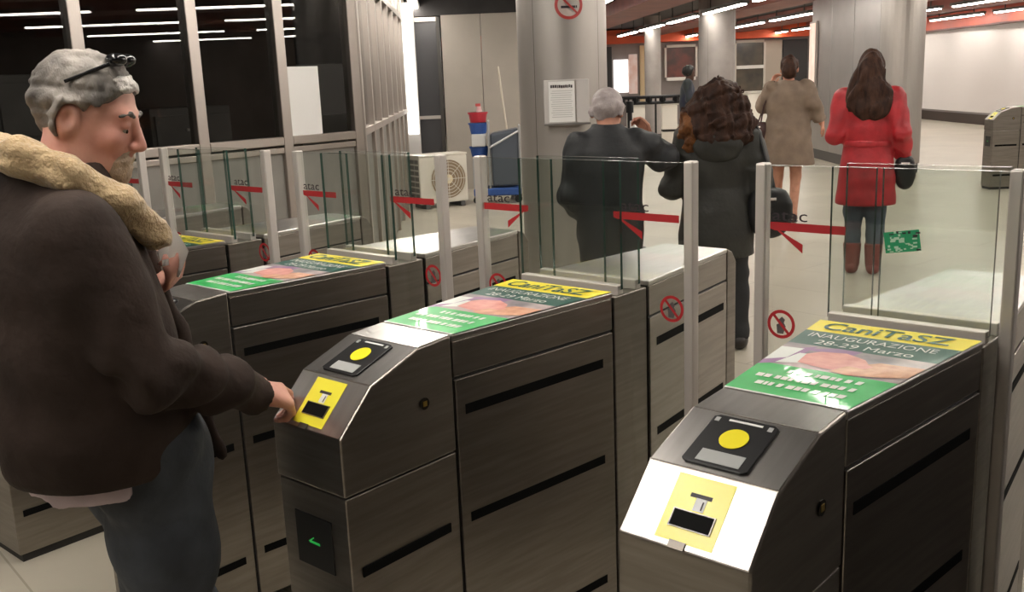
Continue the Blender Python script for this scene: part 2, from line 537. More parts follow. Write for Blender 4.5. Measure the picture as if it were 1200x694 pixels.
for a, b in ((520, 818), (858, 1075)):
    MB().box(fx(a), fx(b), -0.25, 0.3, 2.52, 2.92).build('fascia', ORF, wf)
SHOPS = [  # px range, z range, kind
    (712, 718, 0.0, 2.45, 'dark'), (720, 737, 1.05, 2.05, 'lit'), (738, 748, 1.0, 2.2, 'poster'), (751, 764, 0.0, 2.45, 'cream'),
    (782, 816, 1.45, 2.35, 'picture'), (864, 896, 0.2, 2.4, 'glass'), (897, 918, 0.0, 2.45, 'beige'), (919, 948, 0.0, 2.45, 'dark'),
    (640, 705, 0.2, 2.4, 'glass'), (955, 1060, 0.2, 2.4, 'glass')]
SHM = {'dark': mat('shop_black', (0.02, 0.018, 0.018), 0.4),
       'lit': mat('shop_lit', (0.85, 0.85, 0.85), 0.5, emit=(1, 0.97, 0.95), estr=1.0),
       'poster': mat('shop_poster', (0.62, 0.35, 0.28), 0.4, col2=(0.72, 0.62, 0.62), nscale=2.5, emit=(0.8, 0.6, 0.5), estr=0.15),
       'cream': mat('shop_cream', (0.62, 0.48, 0.28), 0.5),
       'picture': mat('shop_red', (0.16, 0.04, 0.03), 0.4, col2=(0.06, 0.03, 0.025), nscale=3),
       'glass': mat('shop_glass', (0.17, 0.14, 0.10), 0.15, col2=(0.06, 0.055, 0.05), nscale=1.0),
       'beige': mat('shop_beige', (0.40, 0.34, 0.28), 0.6)}
for a, b, z0, z1, k in SHOPS:
    MB().box(fx(a), fx(b), 0.22, 0.32, z0, z1).build({'dark': 'doorway', 'lit': 'lit_sign', 'poster': 'shop_poster', 'cream': 'pilaster', 'picture': 'shop_picture', 'glass': 'shop_window', 'beige': 'shop_panel'}[k], SHM[k], wf, bevel=0.01)
    if k in ('glass', 'picture'):
        fm = mat('shop_frame', (0.55, 0.50, 0.44), 0.45)
        MB().box(fx(a) - 0.06, fx(a), 0.16, 0.32, z0, z1).build('shop_frame', fm, wf)
        MB().box(fx(b), fx(b) + 0.06, 0.16, 0.32, z0, z1).build('shop_frame', fm, wf)
        MB().box(fx(a), fx(b), 0.14, 0.32, z1, z1 + 0.08).build('shop_frame', fm, wf)
        zm = 1.62 if k == 'glass' else z0 - 0.1
        MB().box(fx(a), fx(b), 0.12, 0.30, zm, zm + 0.1).build('shop_frame', mat('shop_frame_white', (0.75, 0.72, 0.68), 0.4), wf)

# ================================================================== FARE GATES
HW, H5, Y5, YM = 0.1167, 0.1752, 0.5546, 0.642
ZS = 0.722                                   # seam between hood and base
PROF = [(-0.338, ZS), (-0.338, 0.852), (-0.2455, 0.944), (-0.105, 0.994), (-0.003, 1.0), (-0.003, ZS)]


def mir(y, rear):
    return 2 * YM - y if rear else y


def pane(x0, x1, y, th, z0, z1, name, parent, gm=GLASS):
    mb = MB()
    vs = [(x0, y - th / 2, z0), (x1, y - th / 2, z0), (x1, y + th / 2, z0), (x0, y + th / 2, z0), (x0, y - th / 2, z1), (x1, y - th / 2, z1), (x1, y + th / 2, z1), (x0, y + th / 2, z1)]
    mb.add(vs, [(0, 1, 5, 4), (2, 3, 7, 6)], 0)
    mb.add(vs, [(0, 3, 2, 1), (4, 5, 6, 7), (1, 2, 6, 5), (3, 0, 4, 7)], 1)
    return mb.build(name, [gm, GLASS_EDGE], parent)


def face_pt(y0, z0, y1, z1, s, t, lift):
    """point on a sloped hood face: s across 0..1, t up the slope 0..1, lifted off the face"""
    ny, nz = -(z1 - z0), (y1 - y0)
    l = math.hypot(ny, nz)
    return (-HW + 2 * HW * s, y0 + (y1 - y0) * t + ny / l * lift, z0 + (z1 - z0) * t + nz / l * lift)


def face_plate(fa, s0, s1, t0, t1, l0, l1, corner=0.0):
    """a thin slab lying on a sloped hood face"""
    y0, z0, y1, z1 = fa
    if corner:
        ring = [(s0 + corner, t0), (s1 - corner, t0), (s1, t0 + corner), (s1, t1 - corner), (s1 - corner, t1), (s0 + corner, t1), (s0, t1 - corner), (s0, t0 + corner)]
    else:
        ring = [(s0, t0), (s1, t0), (s1, t1), (s0, t1)]
    return MB().prism([face_pt(y0, z0, y1, z1, s, t, l0) for s, t in ring], [face_pt(y0, z0, y1, z1, s, t, l1) for s, t in ring])


def half_width(y):
    """half width of the flared body at distance y behind the hood"""
    return HW + (H5 - HW) * max(0.0, min(1.0, y / Y5))


def make_gate():
    g = empty('fare_gate')
    for rear in (False, True):
        Y = lambda y: mir(y, rear)
        sgn = -1 if rear else 1

        def flip(mb):
            if rear:
                mb.v = [(x, 2 * YM - y, z) for x, y, z in mb.v]
                mb.f = [tuple(reversed(f)) for f in mb.f]
            return mb
        if rear:
            cap = [(-0.062, 0.03), (-0.062, 0.950), (-0.034, 0.986), (0.0, 1.0), (0.0, 0.03)]
            flip(MB().prism([(HW, y, z) for y, z in cap], [(-HW, y, z) for y, z in cap])).build('end_cap', STEEL, g, bevel=0.004)
            flip(MB().box(-HW + 0.01, HW - 0.01, -0.055, 0.0, 0.0, 0.03)).build('plinth', DARK, g)
        else:
            # hood
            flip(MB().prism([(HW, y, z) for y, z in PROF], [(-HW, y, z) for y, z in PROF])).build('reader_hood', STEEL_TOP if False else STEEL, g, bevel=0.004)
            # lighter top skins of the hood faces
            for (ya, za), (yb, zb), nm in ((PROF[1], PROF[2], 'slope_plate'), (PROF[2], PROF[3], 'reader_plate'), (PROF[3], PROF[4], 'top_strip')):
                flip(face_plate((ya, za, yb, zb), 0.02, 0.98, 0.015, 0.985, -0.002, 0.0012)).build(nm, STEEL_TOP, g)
            # base below the hood
            flip(MB().box(-HW + 0.002, HW - 0.002, -0.335, -0.003, 0.03, ZS - 0.004)).build('base_cabinet', STEEL, g, bevel=0.003)
            flip(MB().box(-HW + 0.012, HW - 0.012, -0.325, 0.0, 0.0, 0.03)).build('plinth', DARK, g)
            # display window with a green arrow
            disp = flip(MB().box(-0.066, 0.060, -0.338, -0.334, 0.528, 0.652)).build('front_display', BLACK, g, bevel=0.001)
            if not rear:
                MB().box(-0.018, 0.016, -0.3396, -0.3384, 0.586, 0.591).prism([(-0.022, -0.3396, 0.5885), (-0.006, -0.3396, 0.600), (-0.002, -0.3396, 0.600), (-0.016, -0.3396, 0.5885)], [(-0.022, -0.3384, 0.5885), (-0.006, -0.3384, 0.600), (-0.002, -0.3384, 0.600), (-0.016, -0.3384, 0.5885)]).build('green_arrow', GREENLED, disp)
            else:
                MB().cyl((0, 2 * YM + 0.3384, 0.59), (0, 2 * YM + 0.3396, 0.59), 0.02).build('red_light', mat('red_led', (0.3, 0.02, 0.02), 0.4, emit=(0.9, 0.05, 0.03), estr=0.3), disp)
            # card reader
            fr = (*PROF[2], *PROF[3])
            rd = flip(face_plate(fr, 0.23, 0.73, 0.08, 0.92, 0.001, 0.006, 0.04)).build('card_reader', BLACK, g, bevel=0.0012)
            cc = face_pt(*fr, 0.49, 0.56, 0.0062); ct = face_pt(*fr, 0.49, 0.56, 0.0075)
            flip(MB().cyl(cc, ct, 0.0245, n=28)).build('touch_disc', YELLOW_D, rd)
            flip(face_plate(fr, 0.33, 0.66, 0.13, 0.32, 0.0058, 0.0068)).build('info_label', GREYLAB, rd)
            flip(face_plate(fr, 0.36, 0.62, 0.84, 0.87, 0.0058, 0.0068)).build('print_line', WHITE, rd)
            for s in (0.27, 0.68):
                flip(face_plate(fr, s - 0.015, s + 0.02, 0.80, 0.87, 0.0058, 0.0068)).build('screw_cap', GREYLAB, rd)
            # ticket sticker on the steep face
            fs = (*PROF[1], *PROF[2])
            tk = flip(face_plate(fs, 0.28, 0.71, 0.08, 0.93, 0.001, 0.002)).build('ticket_sticker', YELLOW, g)
            flip(face_plate(fs, 0.342, 0.658, 0.25, 0.48, 0.0018, 0.0040)).build('slot_bezel', STEEL, tk)
            flip(face_plate(fs, 0.352, 0.648, 0.262, 0.468, 0.0041, 0.0048)).build('ticket_slot', SLOT, tk)
            flip(face_plate(fs, 0.42, 0.58, 0.665, 0.715, 0.0018, 0.0026)).build('print_mark', INK, tk)
            flip(face_plate(fs, 0.47, 0.55, 0.50, 0.665, 0.0018, 0.0025)).build('ticket_print', WHITE, tk)
            flip(face_plate(fs, 0.525, 0.535, 0.52, 0.63, 0.0026, 0.0032)).build('print_arrow', INK, tk)
            flip(face_plate(fs, 0.40, 0.52, -0.01, 0.09, 0.0015, 0.004)).build('catch_plate', mat('catch_steel', (0.20, 0.18, 0.16), 0.4, 1.0), g)
            # lock on the hood side
            for sx in (1, -1):
                lk = flip(MB().cyl((sx * (HW - 0.004), -0.097, 0.864), (sx * (HW + 0.003), -0.097, 0.864), 0.014, n=16)).build('lock', mat('lock_dark', (0.03, 0.025, 0.02), 0.4, 0.8), g)
                flip(MB().box(sx * (HW + 0.003) - 0.001, sx * (HW + 0.003) + 0.001, -0.103, -0.091, 0.858, 0.870)).build('keyway', BRASS, lk)
        # flared body: core, top plate, side panels with recessed joints
        flip(MB().prism([(-HW + 0.006, 0, 0.03), (HW - 0.006, 0, 0.03), (H5 - 0.006, Y5 - 0.004, 0.03), (-H5 + 0.006, Y5 - 0.004, 0.03)],
                        [(-HW + 0.006, 0, 0.99), (HW - 0.006, 0, 0.99), (H5 - 0.006, Y5 - 0.004, 0.99), (-H5 + 0.006, Y5 - 0.004, 0.99)])).build('body_core', DARK, g)
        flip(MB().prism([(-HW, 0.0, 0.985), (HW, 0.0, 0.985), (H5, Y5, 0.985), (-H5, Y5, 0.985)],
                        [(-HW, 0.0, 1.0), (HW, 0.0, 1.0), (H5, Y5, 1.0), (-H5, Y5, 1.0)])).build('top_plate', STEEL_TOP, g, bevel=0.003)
        for sx in (1, -1):
            def side(ya, yb, z0, z1, d0, d1, nm, m, par, bev=0.0):
                a, b = half_width(ya), half_width(yb)
                mb = MB().prism([(sx * (a + d0), ya, z0), (sx * (a + d1), ya, z0), (sx * (b + d1), yb, z0), (sx * (b + d0), yb, z0)],
                                [(sx * (a + d0), ya, z1), (sx * (a + d1), ya, z1), (sx * (b + d1), yb, z1), (sx * (b + d0), yb, z1)])
                if sx < 0:
                    mb.f = [tuple(reversed(f)) for f in mb.f]
                return flip(mb).build(nm, m, par, bevel=bev)
            side(0.003, Y5 - 0.003, 0.899, 0.984, -0.008, -0.001, 'upper_band', STEEL, g, 0.002)
            sp = side(0.004, Y5 - 0.004, 0.035, 0.892, -0.008, 0.001, 'side_panel', STEEL, g, 0.002)
            for zc in (0.815, 0.543, 0.186):
                side(0.03, Y5 - 0.045, zc - 0.012, zc + 0.012, 0.0, 0.0022, 'vent_slot', SLOT, sp)
            # slots on the base sides
            for zc in (() if rear else (0.54, 0.175)):
                flip(MB().box(sx * HW - 0.003, sx * HW + 0.0012, -0.305, -0.035, zc - 0.011, zc + 0.011)).build('vent_slot', SLOT, g)
    # housing between the two bodies
    MB().box(-0.174, 0.174, Y5 + 0.010, 2 * YM - Y5 - 0.010, 0.0, 0.985).build('door_housing', STEEL, g, bevel=0.003)
    MB().box(-0.165, 0.165, Y5 - 0.006, 2 * YM - Y5 + 0.006, 0.02, 0.95).build('joint_gap', SLOT, g)
    MB().box(-0.170, 0.170, YM - 0.055, YM - 0.030, 0.985, 1.012).build('pane_clamp', STEEL_EDGE, g, bevel=0.002)
    MB().box(-0.170, 0.170, YM + 0.030, YM + 0.055, 0.985, 1.012).build('pane_clamp', STEEL_EDGE, g, bevel=0.002)
    pane(-0.174, 0.174, YM - 0.042, 0.010, 1.0, 1.345, 'glass_pane', g)
    pane(-0.174, 0.174, YM + 0.042, 0.010, 1.0, 1.345, 'glass_pane', g)
    # sliding leaves
    for sx in (1, -1):
        xa, xb = sorted((sx * 0.090, sx * 0.350))
        lf = pane(xa, xb, YM, 0.010, 0.22, 1.340, 'door_leaf', g)
        x0, x1 = sorted((sx * 0.349, sx * 0.376))
        MB().box(x0, x1, YM - 0.016, YM + 0.016, 0.20, 1.345).build('edge_strip', STEEL_EDGE, lf, bevel=0.004)
        yf = YM - 0.0052
        make_arrow(lf, (0.125, 0.330) if sx > 0 else (-0.340, -0.155), yf, -1)
        xo = 0.150 if sx > 0 else -0.335
        text_mesh('atac', 0.040, INK, 'lettering', lf, (xo, yf - 0.0004, 1.209), (1, 0, 0), (0, 0, 1), width=0.088)
        # no entry roundel
        mb = MB()
        cx, cz, n = sx * 0.307, 0.955, 28
        for i in range(n):
            a, b = 2 * math.pi * i / n, 2 * math.pi * (i + 1) / n
            mb.add([(cx + r * math.cos(q), yf - 0.0006, cz + r * math.sin(q)) for r, q in ((0.028, a), (0.036, a), (0.036, b), (0.028, b))], [(0, 1, 2, 3)], 0)
        d = np.array([math.cos(2.3), math.sin(2.3)]) * 0.030
        w = np.array([-d[1], d[0]]) / 0.030 * 0.0035
        mb.add([(cx + q[0], yf - 0.0007, cz + q[1]) for q in (d + w, d - w, -d - w, -d + w)], [(0, 1, 2, 3)], 0)
        mb.add([(cx + x, yf - 0.0004, cz + z) for x, z in ((-0.010, -0.024), (0.006, -0.024), (0.012, -0.004), (0.007, 0.004), (0.010, 0.012), (0.002, 0.019), (-0.006, 0.012), (-0.002, 0.003), (-0.012, -0.002))], [tuple(range(9))], 1)
        mb.build('no_entry_roundel', [RED, mat('figure_grey', (0.10, 0.09, 0.09), 0.5)], lf)
    # advertising sheet on the front body top
    P = lambda s, t, l=0.0018: ((half_width(t * Y5)) * s * 0.985, t * Y5 * 0.995 + 0.002, 1.0 + l)
    mb = MB()

    def band(t0, t1, mi, s0=-1, s1=1, l=0.0018):
        k = 6
        for i in range(k):
            a, b = s0 + (s1 - s0) * i / k, s0 + (s1 - s0) * (i + 1) / k
            mb.add([P(a, t0, l), P(b, t0, l), P(b, t1, l), P(a, t1, l)], [(0, 1, 2, 3)], mi)
    band(0.0, 0.012, 3)
    band(0.012, 0.33, 0)
    band(0.33, 0.62, 7)
    band(0.62, 0.825, 1)
    band(0.825, 1.0, 2)
    poly = lambda pts, mi, l: mb.add([P(s, t, l) for s, t in pts], [tuple(range(len(pts)))], mi)
    # photograph of two clasped hands
    poly([(-1, 0.36), (-0.74, 0.42), (-0.68, 0.56), (-1, 0.55)], 3, 0.0022)
    poly([(-1.0, 0.30), (-0.80, 0.34), (-0.62, 0.47), (-0.55, 0.61), (-0.75, 0.56), (-1, 0.40)], 6, 0.0021)
    poly([(-0.70, 0.55), (-0.30, 0.62), (0.05, 0.62), (0.0, 0.56), (-0.45, 0.545)], 6, 0.0024)
    poly([(-0.80, 0.345), (-0.44, 0.385), (-0.50, 0.50), (-0.66, 0.50)], 3, 0.0023)
    poly([(-0.52, 0.385), (-0.1, 0.36), (0.22, 0.36), (0.36, 0.40), (0.40, 0.46), (0.22, 0.53), (-0.1, 0.575), (-0.42, 0.55), (-0.56, 0.50)], 4, 0.0026)
    poly([(0.02, 0.34), (0.30, 0.325), (0.72, 0.36), (1.0, 0.40), (1.0, 0.53), (0.72, 0.525), (0.44, 0.52), (0.28, 0.47), (0.12, 0.42)], 5, 0.0028)
    poly([(0.08, 0.43), (0.36, 0.42), (0.44, 0.455), (0.30, 0.485), (0.12, 0.47)], 4, 0.0030)
    po = mb.build('poster', [P_GREEN, P_DGREEN, P_YELLOW, P_WHITE, P_SKIN1, P_SKIN2, P_PURPLE, P_BG], g)
    hb = lambda t: half_width(t * Y5)
    text_mesh('INAUGURAZIONE', 0.045, P_WHITE, 'lettering', po, (-hb(0.73) * 0.86, 0.730 * Y5, 1.0032), (1, 0, 0), (0, 1, 0), width=hb(0.73) * 1.66)
    text_mesh('28-29 Marzo', 0.045, P_WHITE, 'lettering', po, (-hb(0.64) * 0.66, 0.640 * Y5, 1.0032), (1, 0, 0), (0, 1, 0), width=hb(0.64) * 1.30)
    text_mesh('CaniTaSZ', 0.085, P_DGREEN, 'lettering', po, (-hb(0.85) * 0.84, 0.855 * Y5, 1.0032), (1, 0, 0), (0, 1, 0), width=hb(0.85) * 1.62, bold=0.0012)
    # small white print lines, too blurred to read
    rr = random.Random(3)
    mb = MB()
    for t, s0, s1 in ((0.245, -0.45, 0.62), (0.165, -0.80, 0.72), (0.085, -0.66, 0.78)):
        s = s0
        while s < s1:
            w = rr.uniform(0.05, 0.12)
            mb.add([P(s, t, 0.0031), P(s + w, t, 0.0031), P(s + w, t + 0.036, 0.0031), P(s, t + 0.036, 0.0031)], [(0, 1, 2, 3)])
            s += w + rr.choice((0.022, 0.025, 0.07))
    mb.build('fine_print', P_WHITE, po, kind='stuff')
    return g


def make_arrow(lf, xr, yf, direction):
    """red half arrow on a door leaf: bar plus one lower barb; direction -1 points to smaller x"""
    a, b = xr
    z = 1.196
    mb = MB()
    L = b - a
    if direction < 0:
        bar = [(a, z - 0.007), (a + 0.012, z - 0.011), (b, z - 0.011), (b, z + 0.009), (a, z + 0.009)]
        barb = [(a - 0.002, z + 0.003), (a + 0.016, z - 0.009), (a + 0.45 * L, z - 0.062), (a + 0.45 * L, z - 0.041)]
    else:
        bar = [(b, z - 0.007), (b, z + 0.009), (a, z + 0.009), (a, z - 0.011), (b - 0.012, z - 0.011)]
        barb = [(b + 0.002, z + 0.003), (b - 0.45 * L, z - 0.041), (b - 0.45 * L, z - 0.062), (b - 0.016, z - 0.009)]
    mb.add([(x, yf - 0.0004, q) for x, q in bar], [tuple(range(len(bar)))])
    mb.add([(x, yf - 0.0006, q) for x, q in barb], [tuple(range(len(barb)))])
    return mb.build('arrow', RED, lf)


gate = make_gate()
GATES = [(0.9234, 'steel fare gate nearest the camera with a brightly lit reader end'),
         (0.0, 'steel fare gate whose yellow ticket slot the man is touching'),
         (-0.8941, 'steel fare gate just behind the man, second from the far left end'),
         (-1.8147, 'steel fare gate mostly hidden behind the man in the brown jacket'),
         (-2.73, 'steel fare gate closest to the glazed booth, glimpsed through the glass leaves')]
gates = []
for i, (gx, lab) in enumerate(GATES):
    o = gate if i == 0 else copy_tree(gate)
    o.location = (gx, 0, 0)
    tag(o, lab, 'fare gate', 'fare gates in the row')
    gates.append(o)
# the second gate's left leaf carries an arrow that points the other way
for ch in gates[1].children:
    if ch.name.startswith('door_leaf') and ch.data.vertices[0].co.x < -0.2:
        for sub in list(ch.children):
            if sub.name.startswith('arrow'):
                bpy.data.objects.remove(sub)
        make_arrow(ch, (-0.354, -0.176), YM - 0.0052, 1)
# the nearest gate's right leaf is drawn back and carries no print
for ch in gates[0].children:
    if ch.name.startswith('door_leaf') and ch.data.vertices[0].co.x > 0:
        ch.location.x = -0.165
        for sub in list(ch.children):
            if not sub.name.startswith('edge_strip'):
                bpy.data.objects.remove(sub)
# green sticker on the glass of the nearest gate
ax = np.array([math.cos(0.16), 0, math.sin(0.16)]); az = np.array([-math.sin(0.16), 0, math.cos(0.16)])
sc0 = np.array([-0.012, YM - 0.0478, 1.188])
gm = mat('sticker_green', (0.02, 0.30, 0.13), 0.4)
gpane = [c for c in gates[0].children if c.name.startswith('glass_pane') and c.data.vertices[0].co.y < YM][0]
mb = MB()
mb.obox(sc0, ax, (0, 1, 0), az, 0.038, 0.0004, 0.023, 0)
rr = random.Random(11)
for k in range(46):
    u, w = rr.uniform(-0.036, 0.036), rr.uniform(-0.021, 0.021)
    edge = abs(u) > 0.024 or abs(w) > 0.016
    mb.obox(sc0 + ax * u + az * w + np.array([0, -0.0006 - 0.00001 * k, 0]), ax, (0, 1, 0), az, rr.uniform(0.002, 0.006), 0.0001, rr.uniform(0.001, 0.003), rr.choice((1, 2)) if edge else rr.choice((1, 1, 0)))
mb.build('sticker', [gm, mat('sticker_pale', (0.45, 0.66, 0.52), 0.4), INK], gpane)
# another gate of the opposite line at the far right
gd = copy_tree(gate)
gd.location = (-1.62, 11.75, 0)
gd.rotation_euler = (0, 0, math.radians(-49))
tag(gd, 'solitary distant fare gate at the right edge before the white wall', 'fare gate', 'fare gates in the row')
gd['group'] = 'fare gates across the hall'

# ================================================================== THINGS AROUND THE COLUMN
def on_cyl(c, r, ang, z):
    return np.array([c[0] + r * math.cos(ang), c[1] + r * math.sin(ang), z])


def facing_angle(c):
    return math.atan2(CAM_POS[1] - c[1], CAM_POS[0] - c[0])


fa = facing_angle(c1p)
# no smoking sign, a bent plate on the column
ns = empty('no_smoking_sign')
R1 = 0.327
a0 = fa + 0.17
zc = 2.06
mb = MB()


def cpatch(mb, u0, u1, z0, z1, r, mi=0, k=6):
    for i in range(k):
        a, b = u0 + (u1 - u0) * i / k, u0 + (u1 - u0) * (i + 1) / k
        mb.add([on_cyl(c1p, r, a0 + a / R1, z0), on_cyl(c1p, r, a0 + b / R1, z0), on_cyl(c1p, r, a0 + b / R1, z1), on_cyl(c1p, r, a0 + a / R1, z1)], [(0, 1, 2, 3)], mi)


n = 40
disc, ring, bar = MB(), MB(), MB()
vs = [on_cyl(c1p, R1 + 0.004, a0 + 0.098 * math.cos(2 * math.pi * i / n) / R1, zc + 0.098 * math.sin(2 * math.pi * i / n)) for i in range(n)]
disc.add(vs, [tuple(range(n))])
for i in range(n):
    a, b = 2 * math.pi * i / n, 2 * math.pi * (i + 1) / n
    ring.add([on_cyl(c1p, R1 + 0.006, a0 + r * math.cos(q) / R1, zc + r * math.sin(q)) for r, q in ((0.078, a), (0.099, a), (0.099, b), (0.078, b))], [(0, 1, 2, 3)])
for i in range(8):
    qa, qb = -0.085 + 0.17 * i / 8, -0.085 + 0.17 * (i + 1) / 8
    pts = []
    for q, sgn in ((qa, -1), (qb, -1), (qb, 1), (qa, 1)):
        u = q * S2 + sgn * 0.007 * S2
        w = -q * S2 + sgn * 0.007 * S2
        pts.append(on_cyl(c1p, R1 + 0.0065, a0 - u / R1 * -1, zc + w))
    bar.add(pts, [(0, 1, 2, 3)])
disc.build('sign_plate', mat('sign_pale', (0.55, 0.46, 0.42), 0.4), ns)
ring.build('red_ring', mat('sign_red', (0.40, 0.035, 0.03), 0.4), ns)
bar.build('red_bar', MATS['sign_red'], ns)
mb = MB()
cpatch(mb, -0.055, 0.045, zc - 0.022, zc - 0.006, R1 + 0.0055)
cpatch(mb, 0.048, 0.058, zc - 0.022, zc - 0.006, R1 + 0.0055)
mb.build('cigarette', INK, ns)
tag(ns, 'round red and white no smoking sign high on the metal column', 'sign')

# notice box with sheet
an = facing_angle(c1p) + 0.06
un = np.array([-math.sin(an), math.cos(an), 0]); on = np.array([math.cos(an), math.sin(an), 0])
nbc = np.array([c1p[0], c1p[1], 0]) + on * (R1 + 0.034) + np.array([0, 0, 1.40])
nb = empty('notice_box')
MB().obox(nbc, un, on, (0, 0, 1), 0.16, 0.028, 0.152).build('case', mat('acrylic_grey', (0.58, 0.55, 0.53), 0.25), nb, bevel=0.006)
MB().obox(nbc - np.array([0, 0, 0.157]), un, on, (0, 0, 1), 0.165, 0.034, 0.006).build('ledge', mat('ledge_dark', (0.15, 0.14, 0.13), 0.4), nb)
MB().obox(nbc + un * 0.064 + on * 0.030, un, on, (0, 0, 1), 0.003, 0.002, 0.15).build('divider', STEEL_FRAME, nb)
tag(nb, 'pale acrylic notice box mounted on the metal column', 'notice box')
nbs = empty('notice_sheet')
MB().obox(nbc - un * 0.035 + on * 0.0305, un, on, (0, 0, 1), 0.092, 0.0006, 0.140).build('paper', mat('paper', (0.82, 0.81, 0.79), 0.6), nbs)
mb = MB()
rr = random.Random(5)
u = -0.078
while u < 0.078:
    w = rr.uniform(0.008, 0.014)
    mb.obox(nbc + un * (-0.035 + u + w / 2) + on * 0.0316 + np.array([0, 0, 0.106 + rr.uniform(-0.002, 0.002)]), un, on, (0, 0, 1), w / 2, 0.0003, 0.010)
    u += w + 0.003
mb.build('headline', INK, nbs)
mb = MB()
for k in range(13):
    mb.obox(nbc + un * (-0.035 + rr.uniform(-0.006, 0.006)) + on * 0.0316 + np.array([0, 0, 0.075 - 0.015 * k]), un, on, (0, 0, 1), 0.072, 0.0003, 0.0022)
mb.build('text_lines', mat('faint_ink', (0.52, 0.51, 0.50), 0.6), nbs)
tag(nbs, 'white printed notice with a bold black headline inside the column box', 'notice')

# ------------------------------------------------------------------ air conditioner outdoor unit on the floor
acp = at(515, 219, 12.6); acp[2] = 0
ac = empty('air_conditioner', (acp[0], acp[1], 0), angw + math.radians(30))
ACW = mat('ac_white', (0.70, 0.66, 0.58), 0.45)
MB().box(-0.34, 0.34, -0.15, 0.15, 0.06, 0.66).build('case', ACW, ac, bevel=0.015)
MB().box(-0.345, 0.345, -0.155, 0.155, 0.66, 0.685).build('lid', ACW, ac, bevel=0.006)
for x in (-0.25, 0.25):
    MB().box(x - 0.03, x + 0.03, -0.17, 0.17, 0.0, 0.06).build('foot', mat('foot_dark', (0.08, 0.08, 0.08), 0.6), ac)
ACD = mat('ac_fan', (0.30, 0.22, 0.14), 0.5)
fanp = MB().cyl((0.06, -0.151, 0.36), (0.06, -0.156, 0.36), 0.245, n=32).build('fan_opening', ACD, ac)
MB().cyl((0.06, -0.157, 0.36), (0.06, -0.164, 0.36), 0.06, n=20).build('fan_hub', mat('hub_cream', (0.75, 0.66, 0.45), 0.5), fanp)
mb = MB()
for r in (0.10, 0.14, 0.18, 0.22, 0.25):
    pts = [(0.06 + r * math.cos(a), -0.166, 0.36 + r * math.sin(a)) for a in np.linspace(0, 2 * math.pi, 25)]
    mb.tube(pts, 0.004, 5)
for a in np.linspace(0, math.pi, 5)[:-1]:
    mb.cyl((0.06 - 0.25 * math.cos(a), -0.166, 0.36 - 0.25 * math.sin(a)), (0.06 + 0.25 * math.cos(a), -0.166, 0.36 + 0.25 * math.sin(a)), 0.004, n=5)
mb.build('fan_guard', ACW, fanp)
for sx in (-1,):
    for k in range(7):
        for j in range(2):
            z = 0.14 + 0.072 * k
            MB().box(-0.3415, -0.339, -0.125 + 0.128 * j, -0.01 + 0.128 * j, z, z + 0.05).build('louvre', mat('louvre_dark', (0.20, 0.19, 0.17), 0.6), ac)
tag(ac, 'cream air conditioner outdoor unit standing on the floor before the end wall', 'air conditioner')

# ------------------------------------------------------------------ cleaning trolley
ctp = at(583, 232, 12.9); ctp[2] = 0
ct = empty('cleaning_trolley', (ctp[0], ctp[1], 0), angw)
CH = mat('trolley_grey', (0.45, 0.46, 0.47), 0.35, 0.6)
BLU = mat('trolley_blue', (0.03, 0.09, 0.33), 0.4)
MB().box(-0.30, 0.32, -0.22, 0.22, 0.10, 0.20).build('base_tray', BLU, ct, bevel=0.02)
for x in (-0.26, 0.28):
    for y in (-0.17, 0.17):
        MB().cyl((x, y - 0.02, 0.05), (x, y + 0.02, 0.05), 0.05, n=14).build('wheel', BLACK, ct)
for x, zt in ((-0.08, 1.05), (0.32, 0.98)):
    for y in (-0.2, 0.2):
        MB().cyl((x, y, 0.2), (x, y, zt), 0.014, n=8).build('upright', CH, ct)
MB().tube([(-0.08, -0.2, 0.72), (0.32, -0.2, 0.93)], 0.014).build('handle_rail', CH, ct)
MB().tube([(-0.08, -0.2, 1.05), (-0.08, 0.2, 1.05)], 0.014).build('handle_rail', CH, ct)
MB().tube([(0.32, -0.2, 0.98), (0.32, 0.2, 0.98)], 0.014).build('handle_rail', CH, ct)
MB().prism([(-0.05, -0.19, 0.22), (0.30, -0.19, 0.22), (0.30, 0.19, 0.22), (-0.05, 0.19, 0.22)], [(-0.06, -0.19, 0.90), (0.31, -0.19, 0.96), (0.31, 0.19, 0.96), (-0.06, 0.19, 0.90)]).build('waste_bag', mat('bag_grey', (0.085, 0.10, 0.125), 0.3, bump=0.5, bscale=9), ct, bevel=0.03)
MB().box(-0.30, -0.12, -0.20, 0.20, 0.20, 0.60).build('lower_frame', CH, ct, bevel=0.01)
tag(ct, 'grey cleaning trolley with blue base and waste bag beside the column', 'trolley')
for nm, zb, h, m, lab in (('bucket', 0.605, 0.13, BLU, 'blue plastic bucket on the lower shelf of the cleaning trolley'),
                          ('bucket', 0.90, 0.14, BLU, 'blue plastic bucket under the red one on the cleaning trolley'),
                          ('bucket', 1.045, 0.13, mat('bucket_red', (0.50, 0.03, 0.05), 0.4), 'red plastic bucket on top of the cleaning trolley')):
    b = empty(nm, (ctp[0], ctp[1], 0), angw)
    MB().cyl((-0.21, 0, zb), (-0.21, 0, zb + h), 0.10, 0.125, n=20).build('tub', m, b)
    MB().cyl((-0.21, 0, zb + h - 0.02), (-0.21, 0, zb + h), 0.132, 0.132, n=20).build('rim', m, b)
    tag(b, lab, 'bucket', 'buckets on the trolley')
MB().box(-0.30, -0.12, -0.18, 0.18, 0.74, 0.895).build('middle_box', mat('trolley_white', (0.6, 0.6, 0.6), 0.4), ct, bevel=0.015)
sb = empty('spray_bottle', (ctp[0], ctp[1], 0), angw)
MB().cyl((-0.19, 0, 1.178), (-0.19, 0, 1.25), 0.04, 0.028, n=14).build('bottle', mat('bottle_pink', (0.75, 0.45, 0.45), 0.35), sb)
